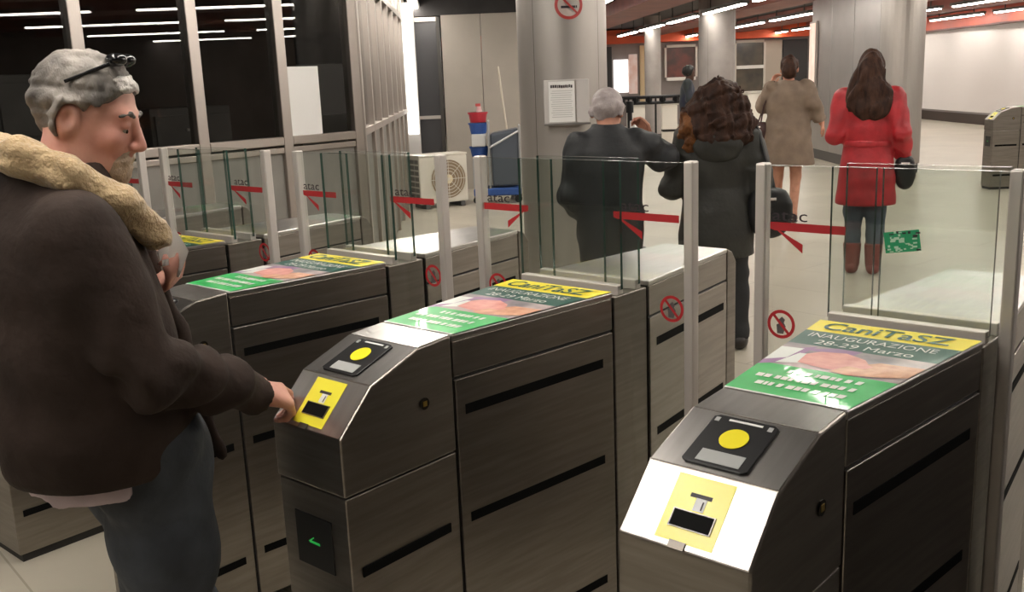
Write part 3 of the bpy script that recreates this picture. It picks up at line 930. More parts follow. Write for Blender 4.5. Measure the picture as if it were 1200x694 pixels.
MB().box(-0.235, -0.17, -0.012, 0.012, 1.25, 1.285).build('trigger', mat('trigger_red', (0.6, 0.08, 0.08), 0.4), sb)
tag(sb, 'small pink spray bottle on the red bucket', 'bottle')
mp_ = empty('mop', (ctp[0], ctp[1], 0), angw)
MB().cyl((0.24, 0.24, 0.12), (0.07, 0.62, 1.75), 0.013, n=8).build('handle', mat('mop_handle', (0.62, 0.56, 0.46), 0.5), mp_)
MB().cyl((0.25, 0.22, 0.0), (0.24, 0.24, 0.14), 0.09, 0.03, n=14).build('mop_head', mat('mop_white', (0.5, 0.48, 0.44), 0.9), mp_)
tag(mp_, 'long pale mop handle leaning on the end wall behind the trolley', 'mop')

# ------------------------------------------------------------------ things seen in the booth
PAP = MATS['paper']
MB().box(BX + 0.0055, BX + 0.0075, 2.80, 3.08, 1.235, 1.72).build('paper_sheet', PAP)
tag(bpy.data.objects['paper_sheet'], 'blank white sheet fixed to the booth glass', 'paper')
cn = empty('booth_counter', (BX - 0.5, 0, 0))
MB().box(-0.28, 0.28, -2.6, 3.0, 0.86, 0.90).build('worktop', mat('counter_top', (0.30, 0.26, 0.22), 0.4), cn)
for i in range(7):
    MB().box(-0.26, 0.24, -2.58 + 0.8 * i, -1.80 + 0.8 * i, 0.05, 0.86).build('front_panel', mat('counter_panel', (0.26, 0.23, 0.20), 0.5), cn, bevel=0.004)
tag(cn, 'long beige service counter inside the glazed booth', 'counter')
for k, (y, h, c) in enumerate(((0.9, 1.5, (0.16, 0.14, 0.13)), (1.85, 1.75, (0.20, 0.18, 0.17)), (3.05, 1.45, (0.15, 0.13, 0.12)), (-0.9, 1.6, (0.17, 0.13, 0.11)))):
    fc = empty('filing_cabinet', (-6.1, y, 0))
    fm = mat('filing_%d' % k, c, 0.5, noise=0.1, nscale=4)
    MB().box(-0.22, 0.20, -0.38, 0.38, 0, h).build('body', fm, fc, bevel=0.01)
    nd = 4
    for j in range(nd):
        dz = (h - 0.1) / nd
        dr = MB().box(0.20, 0.225, -0.35, 0.35, 0.06 + dz * j, 0.04 + dz * (j + 1)).build('drawer', fm, fc, bevel=0.006)
        MB().box(0.225, 0.245, -0.08, 0.08, 0.04 + dz * (j + 0.6), 0.06 + dz * (j + 0.6)).build('handle', STEEL_EDGE, dr)
    tag(fc, ('grey filing cabinet in the booth, second from the left mullion', 'tallest grey filing cabinet inside the dark booth', 'low grey filing cabinet behind the white sheet in the booth', 'brownish filing cabinet in the booth behind the head of the man')[k], 'cabinet', 'cabinets in the booth')
pf = empty('picture_frame', (-9.08, 0.28, 1.62))
MB().box(0, 0.04, -0.19, 0.19, -0.25, 0.25).build('frame', mat('pic_frame', (0.45, 0.42, 0.38), 0.5), pf)
MB().box(0.041, 0.046, -0.14, 0.14, -0.20, 0.20).build('picture', mat('picture_warm', (0.30, 0.16, 0.10), 0.5, col2=(0.12, 0.09, 0.07), nscale=6), pf)
tag(pf, 'small framed picture on the back wall of the dark booth', 'picture')
for (y, w, h, z, c, nm, lab) in ((2.2, 0.22, 0.16, 1.0, (0.03, 0.16, 0.15), 'file_box', 'teal file box on the booth counter'),
                                 (1.35, 0.34, 0.24, 1.03, (0.05, 0.05, 0.055), 'monitor', 'dark computer monitor on the booth counter')):
    b = empty(nm, (BX - 0.55, y, 0.90))
    if nm == 'monitor':
        MB().box(-0.06, 0.06, -0.10, 0.10, 0, 0.012).build('stand', BLACK, b)
        MB().box(-0.015, 0.015, -0.02, 0.02, 0.012, 0.14).build('neck', BLACK, b)
        MB().box(-0.02, 0.02, -w / 2, w / 2, 0.12, 0.12 + h).build('screen', mat('m_' + nm, c, 0.3), b, bevel=0.006)
    else:
        MB().box(-0.12, 0.12, -w / 2, w / 2, 0, h).build('case', mat('m_' + nm, c, 0.5), b, bevel=0.006)
        MB().box(0.121, 0.124, -0.04, 0.04, 0.05, 0.10).build('tab', WHITE, b)
    tag(b, lab, nm.replace('_', ' '))

# ------------------------------------------------------------------ far railing, bright floor patches, stanchion
rl = empty('barrier_railing')
RB = mat('rail_black', (0.02, 0.02, 0.022), 0.4, 0.5)
r0, r1 = at(705, 112, 20.5), at(800, 110, 20.5)
for z in (1.10, 0.98):
    MB().cyl((r0[0], r0[1], z), (r1[0], r1[1], z), 0.035, n=8).build('bar', RB, rl)
for k in range(4):
    q = r0 + (r1 - r0) * k / 3
    MB().cyl((q[0], q[1], 0), (q[0], q[1], 1.12), 0.022, n=8).build('post', RB, rl)
for k in range(6):
    q = r0 + (r1 - r0) * (k + 0.5) / 6
    MB().obox((q[0], q[1], 1.04), (1, 0, 0), (0, 1, 0), (0, 0, 1), 0.05, 0.05, 0.06).build('clamp', RB, rl)
tag(rl, 'black metal barrier railing before the distant shop fronts', 'railing')
for a, b, z1, dep, lab in ((735, 757, 0.72, 27, 'low white block in place of bright floor left of the slim distant pillar'),
                           (774, 792, 0.72, 27, 'low white block in place of bright floor right of the slim distant pillar'),
                           (872, 898, 0.95, 27, 'low white block in place of bright floor before the glazed shop doors')):
    p0, p1 = at(a, 120, dep), at(b, 120, dep)
    o = empty('white_block', ((p0[0] + p1[0]) / 2, (p0[1] + p1[1]) / 2, 0), math.atan2(p1[1] - p0[1], p1[0] - p0[0]))  # white blocks added to stand in for bright reflections on the far floor
    w = np.linalg.norm((p1 - p0)[:2]) / 2
    MB().box(-w, w, -0.25, 0.25, 0.06, z1).build('front', mat('block_white', (0.85, 0.82, 0.74), 0.4), o, bevel=0.02)
    MB().box(-w - 0.03, w + 0.03, -0.28, 0.28, z1, z1 + 0.05).build('top', mat('block_lid', (0.6, 0.58, 0.52), 0.4), o)
    MB().box(-w + 0.03, w - 0.03, -0.22, 0.22, 0, 0.06).build('plinth', DARK, o)
    tag(o, lab, 'counter')
sp = at(738, 130, 8.6)
so = empty('stanchion_post', (sp[0], sp[1], 0))
MB().cyl((0, 0, 0), (0, 0, 0.03), 0.15, 0.13, n=20).build('base', RB, so)
MB().cyl((0, 0, 0.03), (0, 0, 1.28), 0.022, n=10).build('pole', RB, so)
MB().cyl((0, 0, 1.24), (0, 0, 1.34), 0.034, n=12).build('head', RB, so)
MB().box(0.02, 0.07, -0.03, 0.03, 1.10, 1.17).build('reel', mat('reel_white', (0.7, 0.7, 0.7), 0.4), so)
tag(so, 'dark stanchion post standing beyond the grey haired man', 'post')

# ================================================================== PEOPLE
def smin(a, b, k):
    h = np.clip(0.5 + 0.5 * (b - a) / k, 0, 1)
    return b + (a - b) * h - k * h * (1 - h)


def smax(a, b, k):
    return -smin(-a, -b, k)


def U(k, *ds):
    r = ds[0]
    for d in ds[1:]:
        r = smin(r, d, k)
    return r


def cone(P, a, b, r1, r2):
    a, b = np.array(a, np.float32), np.array(b, np.float32)
    ab = b - a
    t = np.clip(((P - a) @ ab) / float(ab @ ab), 0, 1)
    q = P - a - t[:, None] * ab
    return np.sqrt((q * q).sum(1)) - (r1 + (r2 - r1) * t)


def ell(P, c, r):
    q = P - np.array(c, np.float32)
    r = np.array(r, np.float32)
    k0 = np.sqrt(((q / r) ** 2).sum(1)) + 1e-9
    k1 = np.sqrt(((q / (r * r)) ** 2).sum(1)) + 1e-9
    return k0 * (k0 - 1) / k1


def loft(P, st):
    """elliptical trunk: stations (height, centre right, centre forward, half width, half depth)"""
    st = np.array(sorted(st), np.float32)
    u = P[:, 2]
    cr, cf, ar, af = (np.interp(u, st[:, 0], st[:, i]).astype(np.float32) for i in (1, 2, 3, 4))
    k = np.sqrt(((P[:, 0] - cr) / ar) ** 2 + ((P[:, 1] - cf) / af) ** 2)
    d = (k - 1) * np.sqrt(ar * af)
    return np.maximum(d, np.maximum(u - st[-1, 0], st[0, 0] - u))


def folds(P, amp, fr, seed=0):
    rs = np.random.RandomState(seed)
    d = np.zeros(len(P), np.float32)
    for k in range(3):
        a, b = rs.randn(3), rs.randn(3)
        a /= np.linalg.norm(a); b /= np.linalg.norm(b)
        f = fr * (0.7 + 0.5 * k)
        d += (amp / (1 + 0.5 * k)) * np.sin(f * (P @ a.astype(np.float32)) + 1.8 * np.sin(0.55 * f * (P @ b.astype(np.float32)) + k))
    return d


def surface_net(fn, lo, hi, h):
    lo, hi = np.array(lo, float), np.array(hi, float)
    n = np.maximum(np.ceil((hi - lo) / h).astype(int) + 1, 3)
    g = np.stack(np.meshgrid(*[lo[i] + h * np.arange(n[i]) for i in range(3)], indexing='ij'), -1).reshape(-1, 3).astype(np.float32)
    v = fn(g).reshape(n).astype(np.float32)
    s = v < 0
    cn = n - 1
    acc = np.zeros((*cn, 3), np.float32)
    cnt = np.zeros(cn, np.float32)
    cor = [(i, j, k) for i in (0, 1) for j in (0, 1) for k in (0, 1)]
    sl = lambda c: tuple(slice(c[i], c[i] + cn[i]) for i in range(3))
    for a in cor:
        for ax in range(3):
            if a[ax]: continue
            b = list(a); b[ax] = 1
            va, vb = v[sl(a)], v[sl(b)]
            m = (va < 0) != (vb < 0)
            t = np.where(m, va / np.where(m, va - vb, 1), 0)
            for i in range(3):
                acc[..., i] += np.where(m, a[i] + (t if i == ax else 0), 0)
            cnt += m
    act = cnt > 0
    idx = -np.ones(cn, int)
    idx[act] = np.arange(act.sum())
    ijk = np.argwhere(act)
    verts = lo + h * (ijk + acc[act] / cnt[act][:, None])
    faces = []
    for ax in range(3):
        o1, o2 = (ax + 1) % 3, (ax + 2) % 3
        a = [slice(None)] * 3; b = [slice(None)] * 3
        a[ax] = slice(0, n[ax] - 1); b[ax] = slice(1, n[ax])
        ch = s[tuple(a)] != s[tuple(b)]
        ins = s[tuple(a)]
        e = np.argwhere(ch)
        e = e[(e[:, o1] > 0) & (e[:, o2] > 0) & (e[:, o1] < cn[o1]) & (e[:, o2] < cn[o2])]
        if not len(e): continue
        d1 = np.zeros(3, int); d1[o1] = 1
        d2 = np.zeros(3, int); d2[o2] = 1
        q = [e - d1 - d2, e - d2, e, e - d1]
        f = np.stack([idx[tuple(x.T)] for x in q], 1)
        fl = ins[tuple(e.T)]
        f[~fl] = f[~fl][:, ::-1]
        faces.append(f)
    return verts, np.concatenate(faces)


def sdf_obj(name, fn, regions, m, parent=None):
    V, F, n = [], [], 0
    for lo, hi, h in regions:
        v, f = surface_net(fn, lo, hi, h)
        V.append(v); F.append(f + n); n += len(v)
    V = np.concatenate(V); F = np.concatenate(F)
    me = bpy.data.meshes.new(name)
    me.from_pydata(V.tolist(), [], F.tolist())
    me.materials.append(m)
    me.polygons.foreach_set('use_smooth', [True] * len(me.polygons))
    me.update()
    o = bpy.data.objects.new(name, me)
    COL.objects.link(o)
    if parent: o.parent = parent
    return o


def head_space(P, H, pitch, yaw=0.0, sc=1.0, roll=0.0):
    """body space -> head space (x right, y forward, z up; origin between the eyes and ears)"""
    q = P - np.array(H, np.float32)
    cy, sy = math.cos(yaw), math.sin(yaw)
    x = q[:, 0] * cy - q[:, 1] * sy
    y = q[:, 0] * sy + q[:, 1] * cy
    ca, sa = math.cos(pitch), math.sin(pitch)
    y2 = y * ca - q[:, 2] * sa
    z2 = y * sa + q[:, 2] * ca
    return np.stack([x, y2, z2], 1) / sc


def head_sdf(q, detail=True):
    d = U(0.03, ell(q, (0, -0.012, 0.025), (0.076, 0.098, 0.090)), ell(q, (0, 0.028, -0.045), (0.058, 0.066, 0.085)), ell(q, (0, 0.052, -0.088), (0.044, 0.042, 0.033)))
    if detail:
        d = U(0.02, d, ell(q, (0.038, 0.062, -0.032), (0.024, 0.024, 0.022)), ell(q, (-0.038, 0.062, -0.032), (0.024, 0.024, 0.022)), ell(q, (0, 0.086, -0.106), (0.024, 0.017, 0.017)))
        d = smin(d, cone(q, (-0.036, 0.078, 0.020), (0.036, 0.078, 0.020), 0.012, 0.012), 0.016)
        for sx in (-1, 1):
            d = smax(d, -ell(q, (sx * 0.031, 0.100, -0.003), (0.019, 0.014, 0.010)), 0.010)
        for sx in (-1, 1):
            d = smin(d, ell(q, (sx * 0.031, 0.080, 0.0005), (0.016, 0.0125, 0.0095)), 0.004)
        d = smin(d, U(0.010, cone(q, (0, 0.090, 0.012), (0, 0.113, -0.036), 0.008, 0.0118), ell(q, (0.011, 0.104, -0.042), (0.008, 0.010, 0.008)), ell(q, (-0.011, 0.104, -0.042), (0.008, 0.010, 0.008))), 0.010)
        d = smin(d, cone(q, (-0.018, 0.090, -0.071), (0.018, 0.090, -0.071), 0.007, 0.007), 0.008)
        d = smin(d, cone(q, (-0.015, 0.089, -0.083), (0.015, 0.089, -0.083), 0.0075, 0.0075), 0.007)
        d = smax(d, -cone(q, (-0.022, 0.102, -0.077), (0.022, 0.102, -0.077), 0.002, 0.002), 0.004)
    for sx in (-1, 1):
        e = ell(q, (sx * 0.081, -0.016, -0.010), (0.014, 0.022, 0.035))
        e = smax(e, -ell(q, (sx * 0.098, -0.010, -0.008), (0.015, 0.013, 0.023)), 0.004)
        d = smin(d, e, 0.008)
    return d


def hand_sdf(P, wrist, d, n, side=1, curl=0.6, sc=1.0, spread=0.0):
    """palm and five fingers; d = pointing direction, n = way the palm faces, side = +1/-1 picks the thumb side"""
    far = np.sqrt(((P - np.array(wrist, np.float32)) ** 2).sum(1)) - 0.21
    near = far < 0.06
    out = far + 0.02
    if near.any():
        out[near] = hand_core(P[near], wrist, d, n, side, curl, sc, spread)
    return out


def hand_core(P, wrist, d, n, side, curl, sc, spread):
    w, d, n = (np.array(a, float) for a in (wrist, d, n))
    d /= np.linalg.norm(d)
    n = n - d * (n @ d); n /= np.linalg.norm(n)
    s = np.cross(d, n) * side
    offs = (0.029, 0.010, -0.010, -0.028)
    r = cone(P, w - 0.03 * sc * d, w + 0.02 * sc * d, 0.027 * sc, 0.026 * sc)
    for i, o in enumerate(offs):
        r = smin(r, cone(P, w + sc * (0.02 * d + 0.6 * o * s), w + sc * (0.088 * d + o * s), 0.015 * sc, 0.0115 * sc), 0.016 * sc)
    L = ((0.040, 0.024, 0.020), (0.045, 0.028, 0.021), (0.041, 0.026, 0.020), (0.032, 0.020, 0.018))
    for i, o in enumerate(offs):
        p = w + sc * (0.088 * d + o * s)
        ang = 0.0
        cv = curl[i] if isinstance(curl, (list, tuple)) else curl
        for j, l in enumerate(L[i]):
            ang += cv * (0.75 if j == 0 else 1.0)
            q = p + sc * l * (math.cos(ang) * d + math.sin(ang) * n + spread * o * 6 * s)
            r = smin(r, cone(P, p, q, (0.0098 - 0.0009 * j) * sc, (0.0090 - 0.0010 * j) * sc), 0.004 * sc)
            p = q
    p = w + sc * (0.026 * d + 0.026 * s)
    t1 = p + sc * (0.036 * d + 0.030 * s + 0.014 * n)
    t2 = t1 + sc * (0.028 * d + 0.002 * s + 0.014 * n)
    t3 = t2 + sc * (0.022 * d - 0.006 * s + 0.008 * n)
    r = smin(r, cone(P, p, t1, 0.016 * sc, 0.0115 * sc), 0.012 * sc)
    r = smin(r, cone(P, t1, t2, 0.0112 * sc, 0.0098 * sc), 0.004)
    return smin(r, cone(P, t2, t3, 0.0098 * sc, 0.0080 * sc), 0.004)


def limb(P, pts, rs, k=0.03):
    return U(k, *[cone(P, a, b, ra, rb) for a, b, ra, rb in zip(pts[:-1], pts[1:], rs[:-1], rs[1:])])


SKIN = mat('skin', (0.56, 0.27, 0.185), 0.5, noise=0.10, nscale=18, spec=0.35, bump=0.04, bscale=160)
SKIN_RED = mat('skin_ruddy', (0.68, 0.37, 0.29), 0.48, col2=(0.60, 0.27, 0.21), nscale=14, spec=0.35, bump=0.05, bscale=160)


def body_fn(sk):
    """one continuous figure from a skeleton dictionary"""
    def fn(P):
        d = U(0.05, ell(P, sk['pelvis'], (0.15, 0.105, 0.12)), ell(P, sk['chest'], (0.145, 0.088, 0.18)),
              cone(P, sk['pelvis'], sk['chest'], 0.095, 0.095), cone(P, sk['shL'], sk['shR'], 0.055, 0.055))
        d = smin(d, cone(P, sk['neck'], sk['skull'], 0.056, 0.054), 0.03)
        for s in 'LR':
            d = smin(d, limb(P, [sk['sh' + s], sk['el' + s], sk['wr' + s]], [0.052, 0.042, 0.029], 0.02), 0.03)
            d = smin(d, limb(P, [sk['hip' + s], sk['kn' + s], sk['an' + s]], [0.085, 0.056, 0.040], 0.02), 0.04)
            d = smin(d, limb(P, [sk['an' + s], sk['to' + s]], [0.042, 0.032], 0.02), 0.02)
            hd = sk['hand' + s]
            d = smin(d, hand_sdf(P, sk['wr' + s], hd[0], hd[1], hd[2], hd[3], 0.95), 0.012)
        far = np.sqrt(((P - np.array(sk['H'], np.float32)) ** 2).sum(1)) - 0.16
        near = far < 0.05
        hd = far + 0.02
        q = head_space(P[near], sk['H'], sk['pitch'], sk.get('hyaw', 0.0), sk.get('hsc', 1.0))
        if len(q):
            hd[near] = head_sdf(q, sk.get('detail', True)) * sk.get('hsc', 1.0)
        return smin(d, hd, 0.02)
    return fn


def hbox(H, r):
    return (H[0] - r, H[1] - r, H[2] - r), (H[0] + r, H[1] + r, H[2] + r)


def place(o, xy, phi):
    o.location = (xy[0], xy[1], 0)
    o.rotation_euler = (0, 0, -math.radians(phi))


# ------------------------------------------------------------------ the man at the reader
MAN_O, MAN_PHI = (-0.24, -0.68), 12.0
MK = dict(pelvis=(0, 0.075, 0.93), chest=(0, 0.0, 1.22), neck=(0, 0.0, 1.38), skull=(0, 0.045, 1.50),
          shL=(-0.18, 0.0, 1.34), shR=(0.18, -0.02, 1.335), elR=(0.245, 0.06, 1.085), wrR=(0.128, 0.292, 0.950),
          elL=(-0.23, 0.09, 1.10), wrL=(-0.06, 0.15, 1.165),
          hipL=(-0.085, 0.075, 0.88), hipR=(0.085, 0.075, 0.88), knL=(-0.09, 0.13, 0.49), knR=(0.10, 0.10, 0.49),
          anL=(-0.09, 0.05, 0.09), anR=(0.10, 0.02, 0.09), toL=(-0.10, 0.19, 0.045), toR=(0.11, 0.16, 0.045),
          handR=((-0.20, 0.86, -0.36), (-0.45, -0.45, -0.75), 1, [0.45, 0.75, 0.90, 1.0]), handL=((0.85, 0.45, 0.25), (0.2, -0.3, 0.9), -1, 0.7),
          H=(0.0, 0.072, 1.530), pitch=math.radians(18), hyaw=math.radians(31), hsc=0.94)
mfn = body_fn(MK)
man = sdf_obj('person', mfn, [((-0.36, -0.25, 0.0), (0.36, 0.42, 1.46), 0.014), (*hbox(MK['H'], 0.17), 0.0045), ((0.02, 0.26, 0.80), (0.22, 0.46, 1.0), 0.0032)], SKIN_RED)
place(man, MAN_O, MAN_PHI)
tag(man, 'grey haired man in a dark jacket with a fleece collar, reaching to the ticket slot', 'person')
hs = lambda P: head_space(P, MK['H'], MK['pitch'], MK['hyaw'], MK['hsc'])


def man_hair(P):
    q = hs(P)
    d = head_sdf(q, False) - 0.011 + folds(q * np.array((1, 0.6, 1.2), np.float32), 0.0030, 100, 4) + folds(q, 0.0018, 230, 7)
    cut = np.interp(q[:, 1], (-0.11, -0.05, -0.02, 0.02, 0.05, 0.085, 0.11), (-0.16, -0.14, -0.035, 0.024, 0.047, 0.080, 0.095)).astype(np.float32) - q[:, 2]
    d = smax(d, (cut + folds(q, 0.006, 120, 8)) * 0.8, 0.010)
    for sx in (-1, 1):
        d = smax(d, -ell(q, (sx * 0.085, -0.008, -0.016), (0.03, 0.026, 0.038)), 0.008)
    return d


HAIRG = mat('hair_grey', (0.30, 0.268, 0.238), 0.55, col2=(0.07, 0.062, 0.055), nscale=10, bump=0.25, bscale=200, stretch=(1, 1.6, 0.7))
HAIRW = mat('hair_white', (0.62, 0.58, 0.54), 0.6, noise=0.15, nscale=40, bump=0.5, bscale=220)
sdf_obj('hair', man_hair, [(*hbox(MK['H'], 0.17), 0.0045)], HAIRG, man)
sdf_obj('forelock', lambda P: smax(man_hair(P) - 0.0025, ell(hs(P), (0.0, 0.078, 0.090), (0.085, 0.030, 0.028)) + folds(P, 0.004, 120, 3), 0.006), [(*hbox(MK['H'], 0.17), 0.0045)], HAIRW, man)
sdf_obj('beard', lambda P: smax(head_sdf(hs(P)) - 0.0025 + folds(P, 0.001, 300, 5), -smax(-ell(hs(P), (0, 0.085, -0.088), (0.045, 0.045, 0.042)), cone(hs(P), (-0.018, 0.100, -0.077), (0.018, 0.100, -0.077), 0.010, 0.010) * -1 + 0.0, 0.004), 0.004), [((-0.08, 0.0, 1.34), (0.14, 0.22, 1.52), 0.003)], mat('stubble', (0.44, 0.33, 0.24), 0.7, bump=0.4, bscale=250), man)


def from_head(v):
    H, pitch, yaw, sc = MK['H'], MK['pitch'], MK['hyaw'], MK['hsc']
    ca, sa, cy, sy = math.cos(pitch), math.sin(pitch), math.cos(yaw), math.sin(yaw)
    x, y2, z2 = (a * sc for a in v)
    y, z = y2 * ca + z2 * sa, -y2 * sa + z2 * ca
    return (H[0] + x * cy + y * sy, H[1] - x * sy + y * cy, H[2] + z)


EYEW = mat('eye_white', (0.34, 0.27, 0.23), 0.3)
for sx in (-1, 1):
    c = from_head((sx * 0.031, 0.0765, -0.0065))
    eo = sdf_obj('eye', lambda P: ell(P, c, (0.0115, 0.0115, 0.0115)), [(*hbox(c, 0.018), 0.002)], EYEW, man)
    c2 = from_head((sx * 0.031, 0.0868, -0.0095))
    sdf_obj('iris', lambda P: ell(P, c2, (0.005, 0.003, 0.005)), [(*hbox(c2, 0.008), 0.0012)], mat('iris', (0.05, 0.035, 0.02), 0.2), eo)
    a, b, c3 = from_head((sx * 0.018, 0.0915, 0.021)), from_head((sx * 0.034, 0.0885, 0.026)), from_head((sx * 0.052, 0.074, 0.018))
    sdf_obj('eyebrow', lambda P: U(0.004, cone(P, a, b, 0.004, 0.005), cone(P, b, c3, 0.005, 0.003)), [(tuple(np.min([a, b, c3], 0) - 0.01), tuple(np.max([a, b, c3], 0) + 0.01), 0.002)], HAIRG, man)

JKT = mat('jacket_brown', (0.037, 0.0245, 0.0195), 0.8, spec=0.2, noise=0.2, nscale=10, bump=1.0, bscale=13)


def jacket(P):
    d = loft(P, [(0.835, 0, 0.012, 0.20, 0.172), (0.86, 0, 0.012, 0.215, 0.182), (0.95, 0, 0.015, 0.22, 0.185), (1.10, 0, 0.005, 0.225, 0.175), (1.24, 0, -0.01, 0.225, 0.160), (1.33, 0, -0.015, 0.205, 0.135), (1.39, 0, -0.01, 0.15, 0.105), (1.44, 0, 0.0, 0.085, 0.085)])
    d = d + folds(P, 0.0075, 17, 1)
    cuff = np.array((0.130, 0.296, 0.948)); cd = np.array((-0.44, 0.80, -0.45)); cd = cd / np.linalg.norm(cd)
    aR = limb(P, [(0.175, -0.02, 1.325), (0.25, 0.055, 1.075), tuple(cuff + cd * 0.03)], [0.076, 0.070, 0.056], 0.02)
    aR = aR + (folds(P, 0.008, 36, 3) + 0.0075 * np.sin(62 * (P @ np.array((-0.30, 0.62, -0.55), np.float32)) + 2.2 * np.sin(19 * P[:, 0] + 11 * P[:, 2]))) * np.clip((P[:, 2] * -1 + 1.30) * 5, 0.12, 1)
    aR = smax(aR, (P - cuff.astype(np.float32)) @ cd.astype(np.float32), 0.008)
    aL = limb(P, [(-0.175, 0.0, 1.325), (-0.235, 0.09, 1.10), (-0.085, 0.145, 1.16)], [0.084, 0.066, 0.050], 0.02) + folds(P, 0.004, 40, 6)
    kk = np.interp(P[:, 2], (1.10, 1.22), (0.016, 0.06)).astype(np.float32)
    d = smin(smin(d, aR, kk), aL, kk)
    return smax(d, 0.838 - P[:, 2], 0.006)


jk = sdf_obj('jacket', jacket, [((-0.37, -0.26, 0.80), (0.37, 0.40, 1.48), 0.0085)], JKT, man)
# open front edge of the jacket hanging free
sdf_obj('jacket_front', lambda P: U(0.02, cone(P, (-0.06, 0.155, 1.26), (-0.05, 0.215, 1.0), 0.028, 0.024), cone(P, (-0.05, 0.215, 1.0), (-0.02, 0.262, 0.775), 0.020, 0.013), cone(P, (-0.08, 0.20, 1.0), (-0.07, 0.235, 0.78), 0.020, 0.014), cone(P, (-0.03, 0.255, 0.79), (-0.08, 0.215, 0.79), 0.014, 0.014), cone(P, (-0.10, 0.12, 1.2), (-0.10, 0.18, 0.85), 0.03, 0.05)) + folds(P, 0.004, 45, 8), [((-0.2, 0.03, 0.70), (0.04, 0.34, 1.32), 0.008)], JKT, man)
FLEECE = mat('fleece', (0.55, 0.40, 0.22), 0.9, col2=(0.42, 0.29, 0.15), nscale=45, bump=0.7, bscale=130, sheen=0.4)


def collar(P):
    q = P * np.array((1, 1, 1), np.float32)
    right = limb(q, [(0.0, -0.105, 1.475), (0.075, -0.075, 1.462), (0.115, -0.005, 1.425), (0.120, 0.075, 1.365), (0.098, 0.140, 1.300)], [0.033, 0.034, 0.034, 0.032, 0.034], 0.02)
    left = limb(q, [(0.0, -0.105, 1.475), (-0.075, -0.075, 1.462), (-0.115, -0.005, 1.425), (-0.11, 0.075, 1.365), (-0.08, 0.140, 1.300)], [0.033, 0.034, 0.034, 0.032, 0.03], 0.02)
    return U(0.02, right, left) + folds(P, 0.0022, 120, 9)


sdf_obj('fleece_collar', collar, [((-0.17, -0.16, 1.22), (0.17, 0.21, 1.54), 0.006)], FLEECE, man)
fp = empty('folded_paper')
place(fp, MAN_O, MAN_PHI)
_pv = [(0.004, 0.170, 1.300), (0.030, 0.196, 1.285), (0.052, 0.212, 1.238), (0.040, 0.196, 1.196), (0.014, 0.172, 1.212)]
_off = np.array((0.35, -0.25, 0.05)) * 0.012
MB().prism(_pv, [tuple(np.array(v) + _off) for v in _pv]).build('front_leaf', mat('paper_white', (0.88, 0.86, 0.82), 0.6), fp)
MB().prism([tuple(np.array(v) + _off * 1.1) for v in _pv[1:]], [tuple(np.array(v) + _off * 1.6 + np.array((0.006, 0.006, 0.012))) for v in _pv[1:]]).build('back_leaf', MATS['paper_white'], fp)
tag(fp, 'small folded white paper held at the chest of the man at the reader', 'paper')
DENIM = mat('denim', (0.050, 0.057, 0.068), 0.8, noise=0.25, nscale=9, bump=0.9, bscale=15)


def jeans(P):
    d = loft(P, [(0.78, 0, 0.075, 0.165, 0.115), (0.86, 0, 0.075, 0.172, 0.130), (0.95, 0, 0.07, 0.165, 0.12), (1.02, 0, 0.06, 0.155, 0.11)])
    for s, sx in (('L', -1), ('R', 1)):
        d = smin(d, limb(P, [MK['hip' + s], MK['kn' + s], (MK['an' + s][0], MK['an' + s][1], 0.07)], [0.112, 0.080, 0.066], 0.03) + folds(P, 0.010, 24, 11 + sx), 0.03)
    return smax(d, 0.035 - P[:, 2], 0.006)


sdf_obj('jeans', jeans, [((-0.24, -0.12, 0.01), (0.24, 0.26, 1.05), 0.0095)], DENIM, man)
SHIRT = mat('shirt_pale', (0.55, 0.44, 0.46), 0.8, noise=0.06, nscale=20)
sdf_obj('shirt_tail', lambda P: smax(loft(P, [(0.806, 0, 0.020, 0.188, 0.148), (0.90, 0, 0.015, 0.195, 0.16)]) + folds(P, 0.003, 40, 3), P[:, 1] - 0.02, 0.02), [((-0.24, -0.2, 0.79), (0.24, 0.08, 0.92), 0.007)], SHIRT, man)
SHOE = mat('shoe_dark', (0.02, 0.016, 0.013), 0.4)


def shoe_at(a, t, parent, m=SHOE, r=0.05):
    a, t = np.array(a), np.array(t)
    lo = np.minimum(a, t) - 0.10; hi = np.maximum(a, t) + 0.10
    lo[2] = -0.02; hi[2] = 0.16
    return sdf_obj('shoe', lambda P: smax(U(0.03, cone(P, (a[0], a[1] - 0.03, 0.045), (t[0], t[1], 0.035), r * 0.9, r * 0.85), cone(P, (a[0], a[1], 0.05), (a[0], a[1], 0.10), r, r * 0.95)), 0.002 - P[:, 2], 0.005), [(lo, hi, 0.008)], m, parent)


for s in 'LR':
    shoe_at(MK['an' + s], MK['to' + s], man)
# sunglasses pushed up on his hair
sg = empty('sunglasses')
place(sg, MAN_O, MAN_PHI)
SGM = mat('sunglass_black', (0.008, 0.008, 0.009), 0.15)
for sx in (-1, 1):
    c = from_head((sx * 0.032, 0.040, 0.124))
    sdf_obj('lens', lambda P: ell(P, c, (0.025, 0.020, 0.013)), [(*hbox(c, 0.035), 0.003)], SGM, sg)
    a, b = from_head((sx * 0.055, 0.036, 0.114)), from_head((sx * 0.090, -0.030, 0.060))
    MB().cyl(a, b, 0.004, 0.003, n=8).build('temple', SGM, sg)
MB().cyl(from_head((-0.012, 0.042, 0.128)), from_head((0.012, 0.042, 0.128)), 0.004, n=8).build('bridge', SGM, sg)
tag(sg, 'black sunglasses pushed up on the hair of the man at the reader', 'sunglasses')

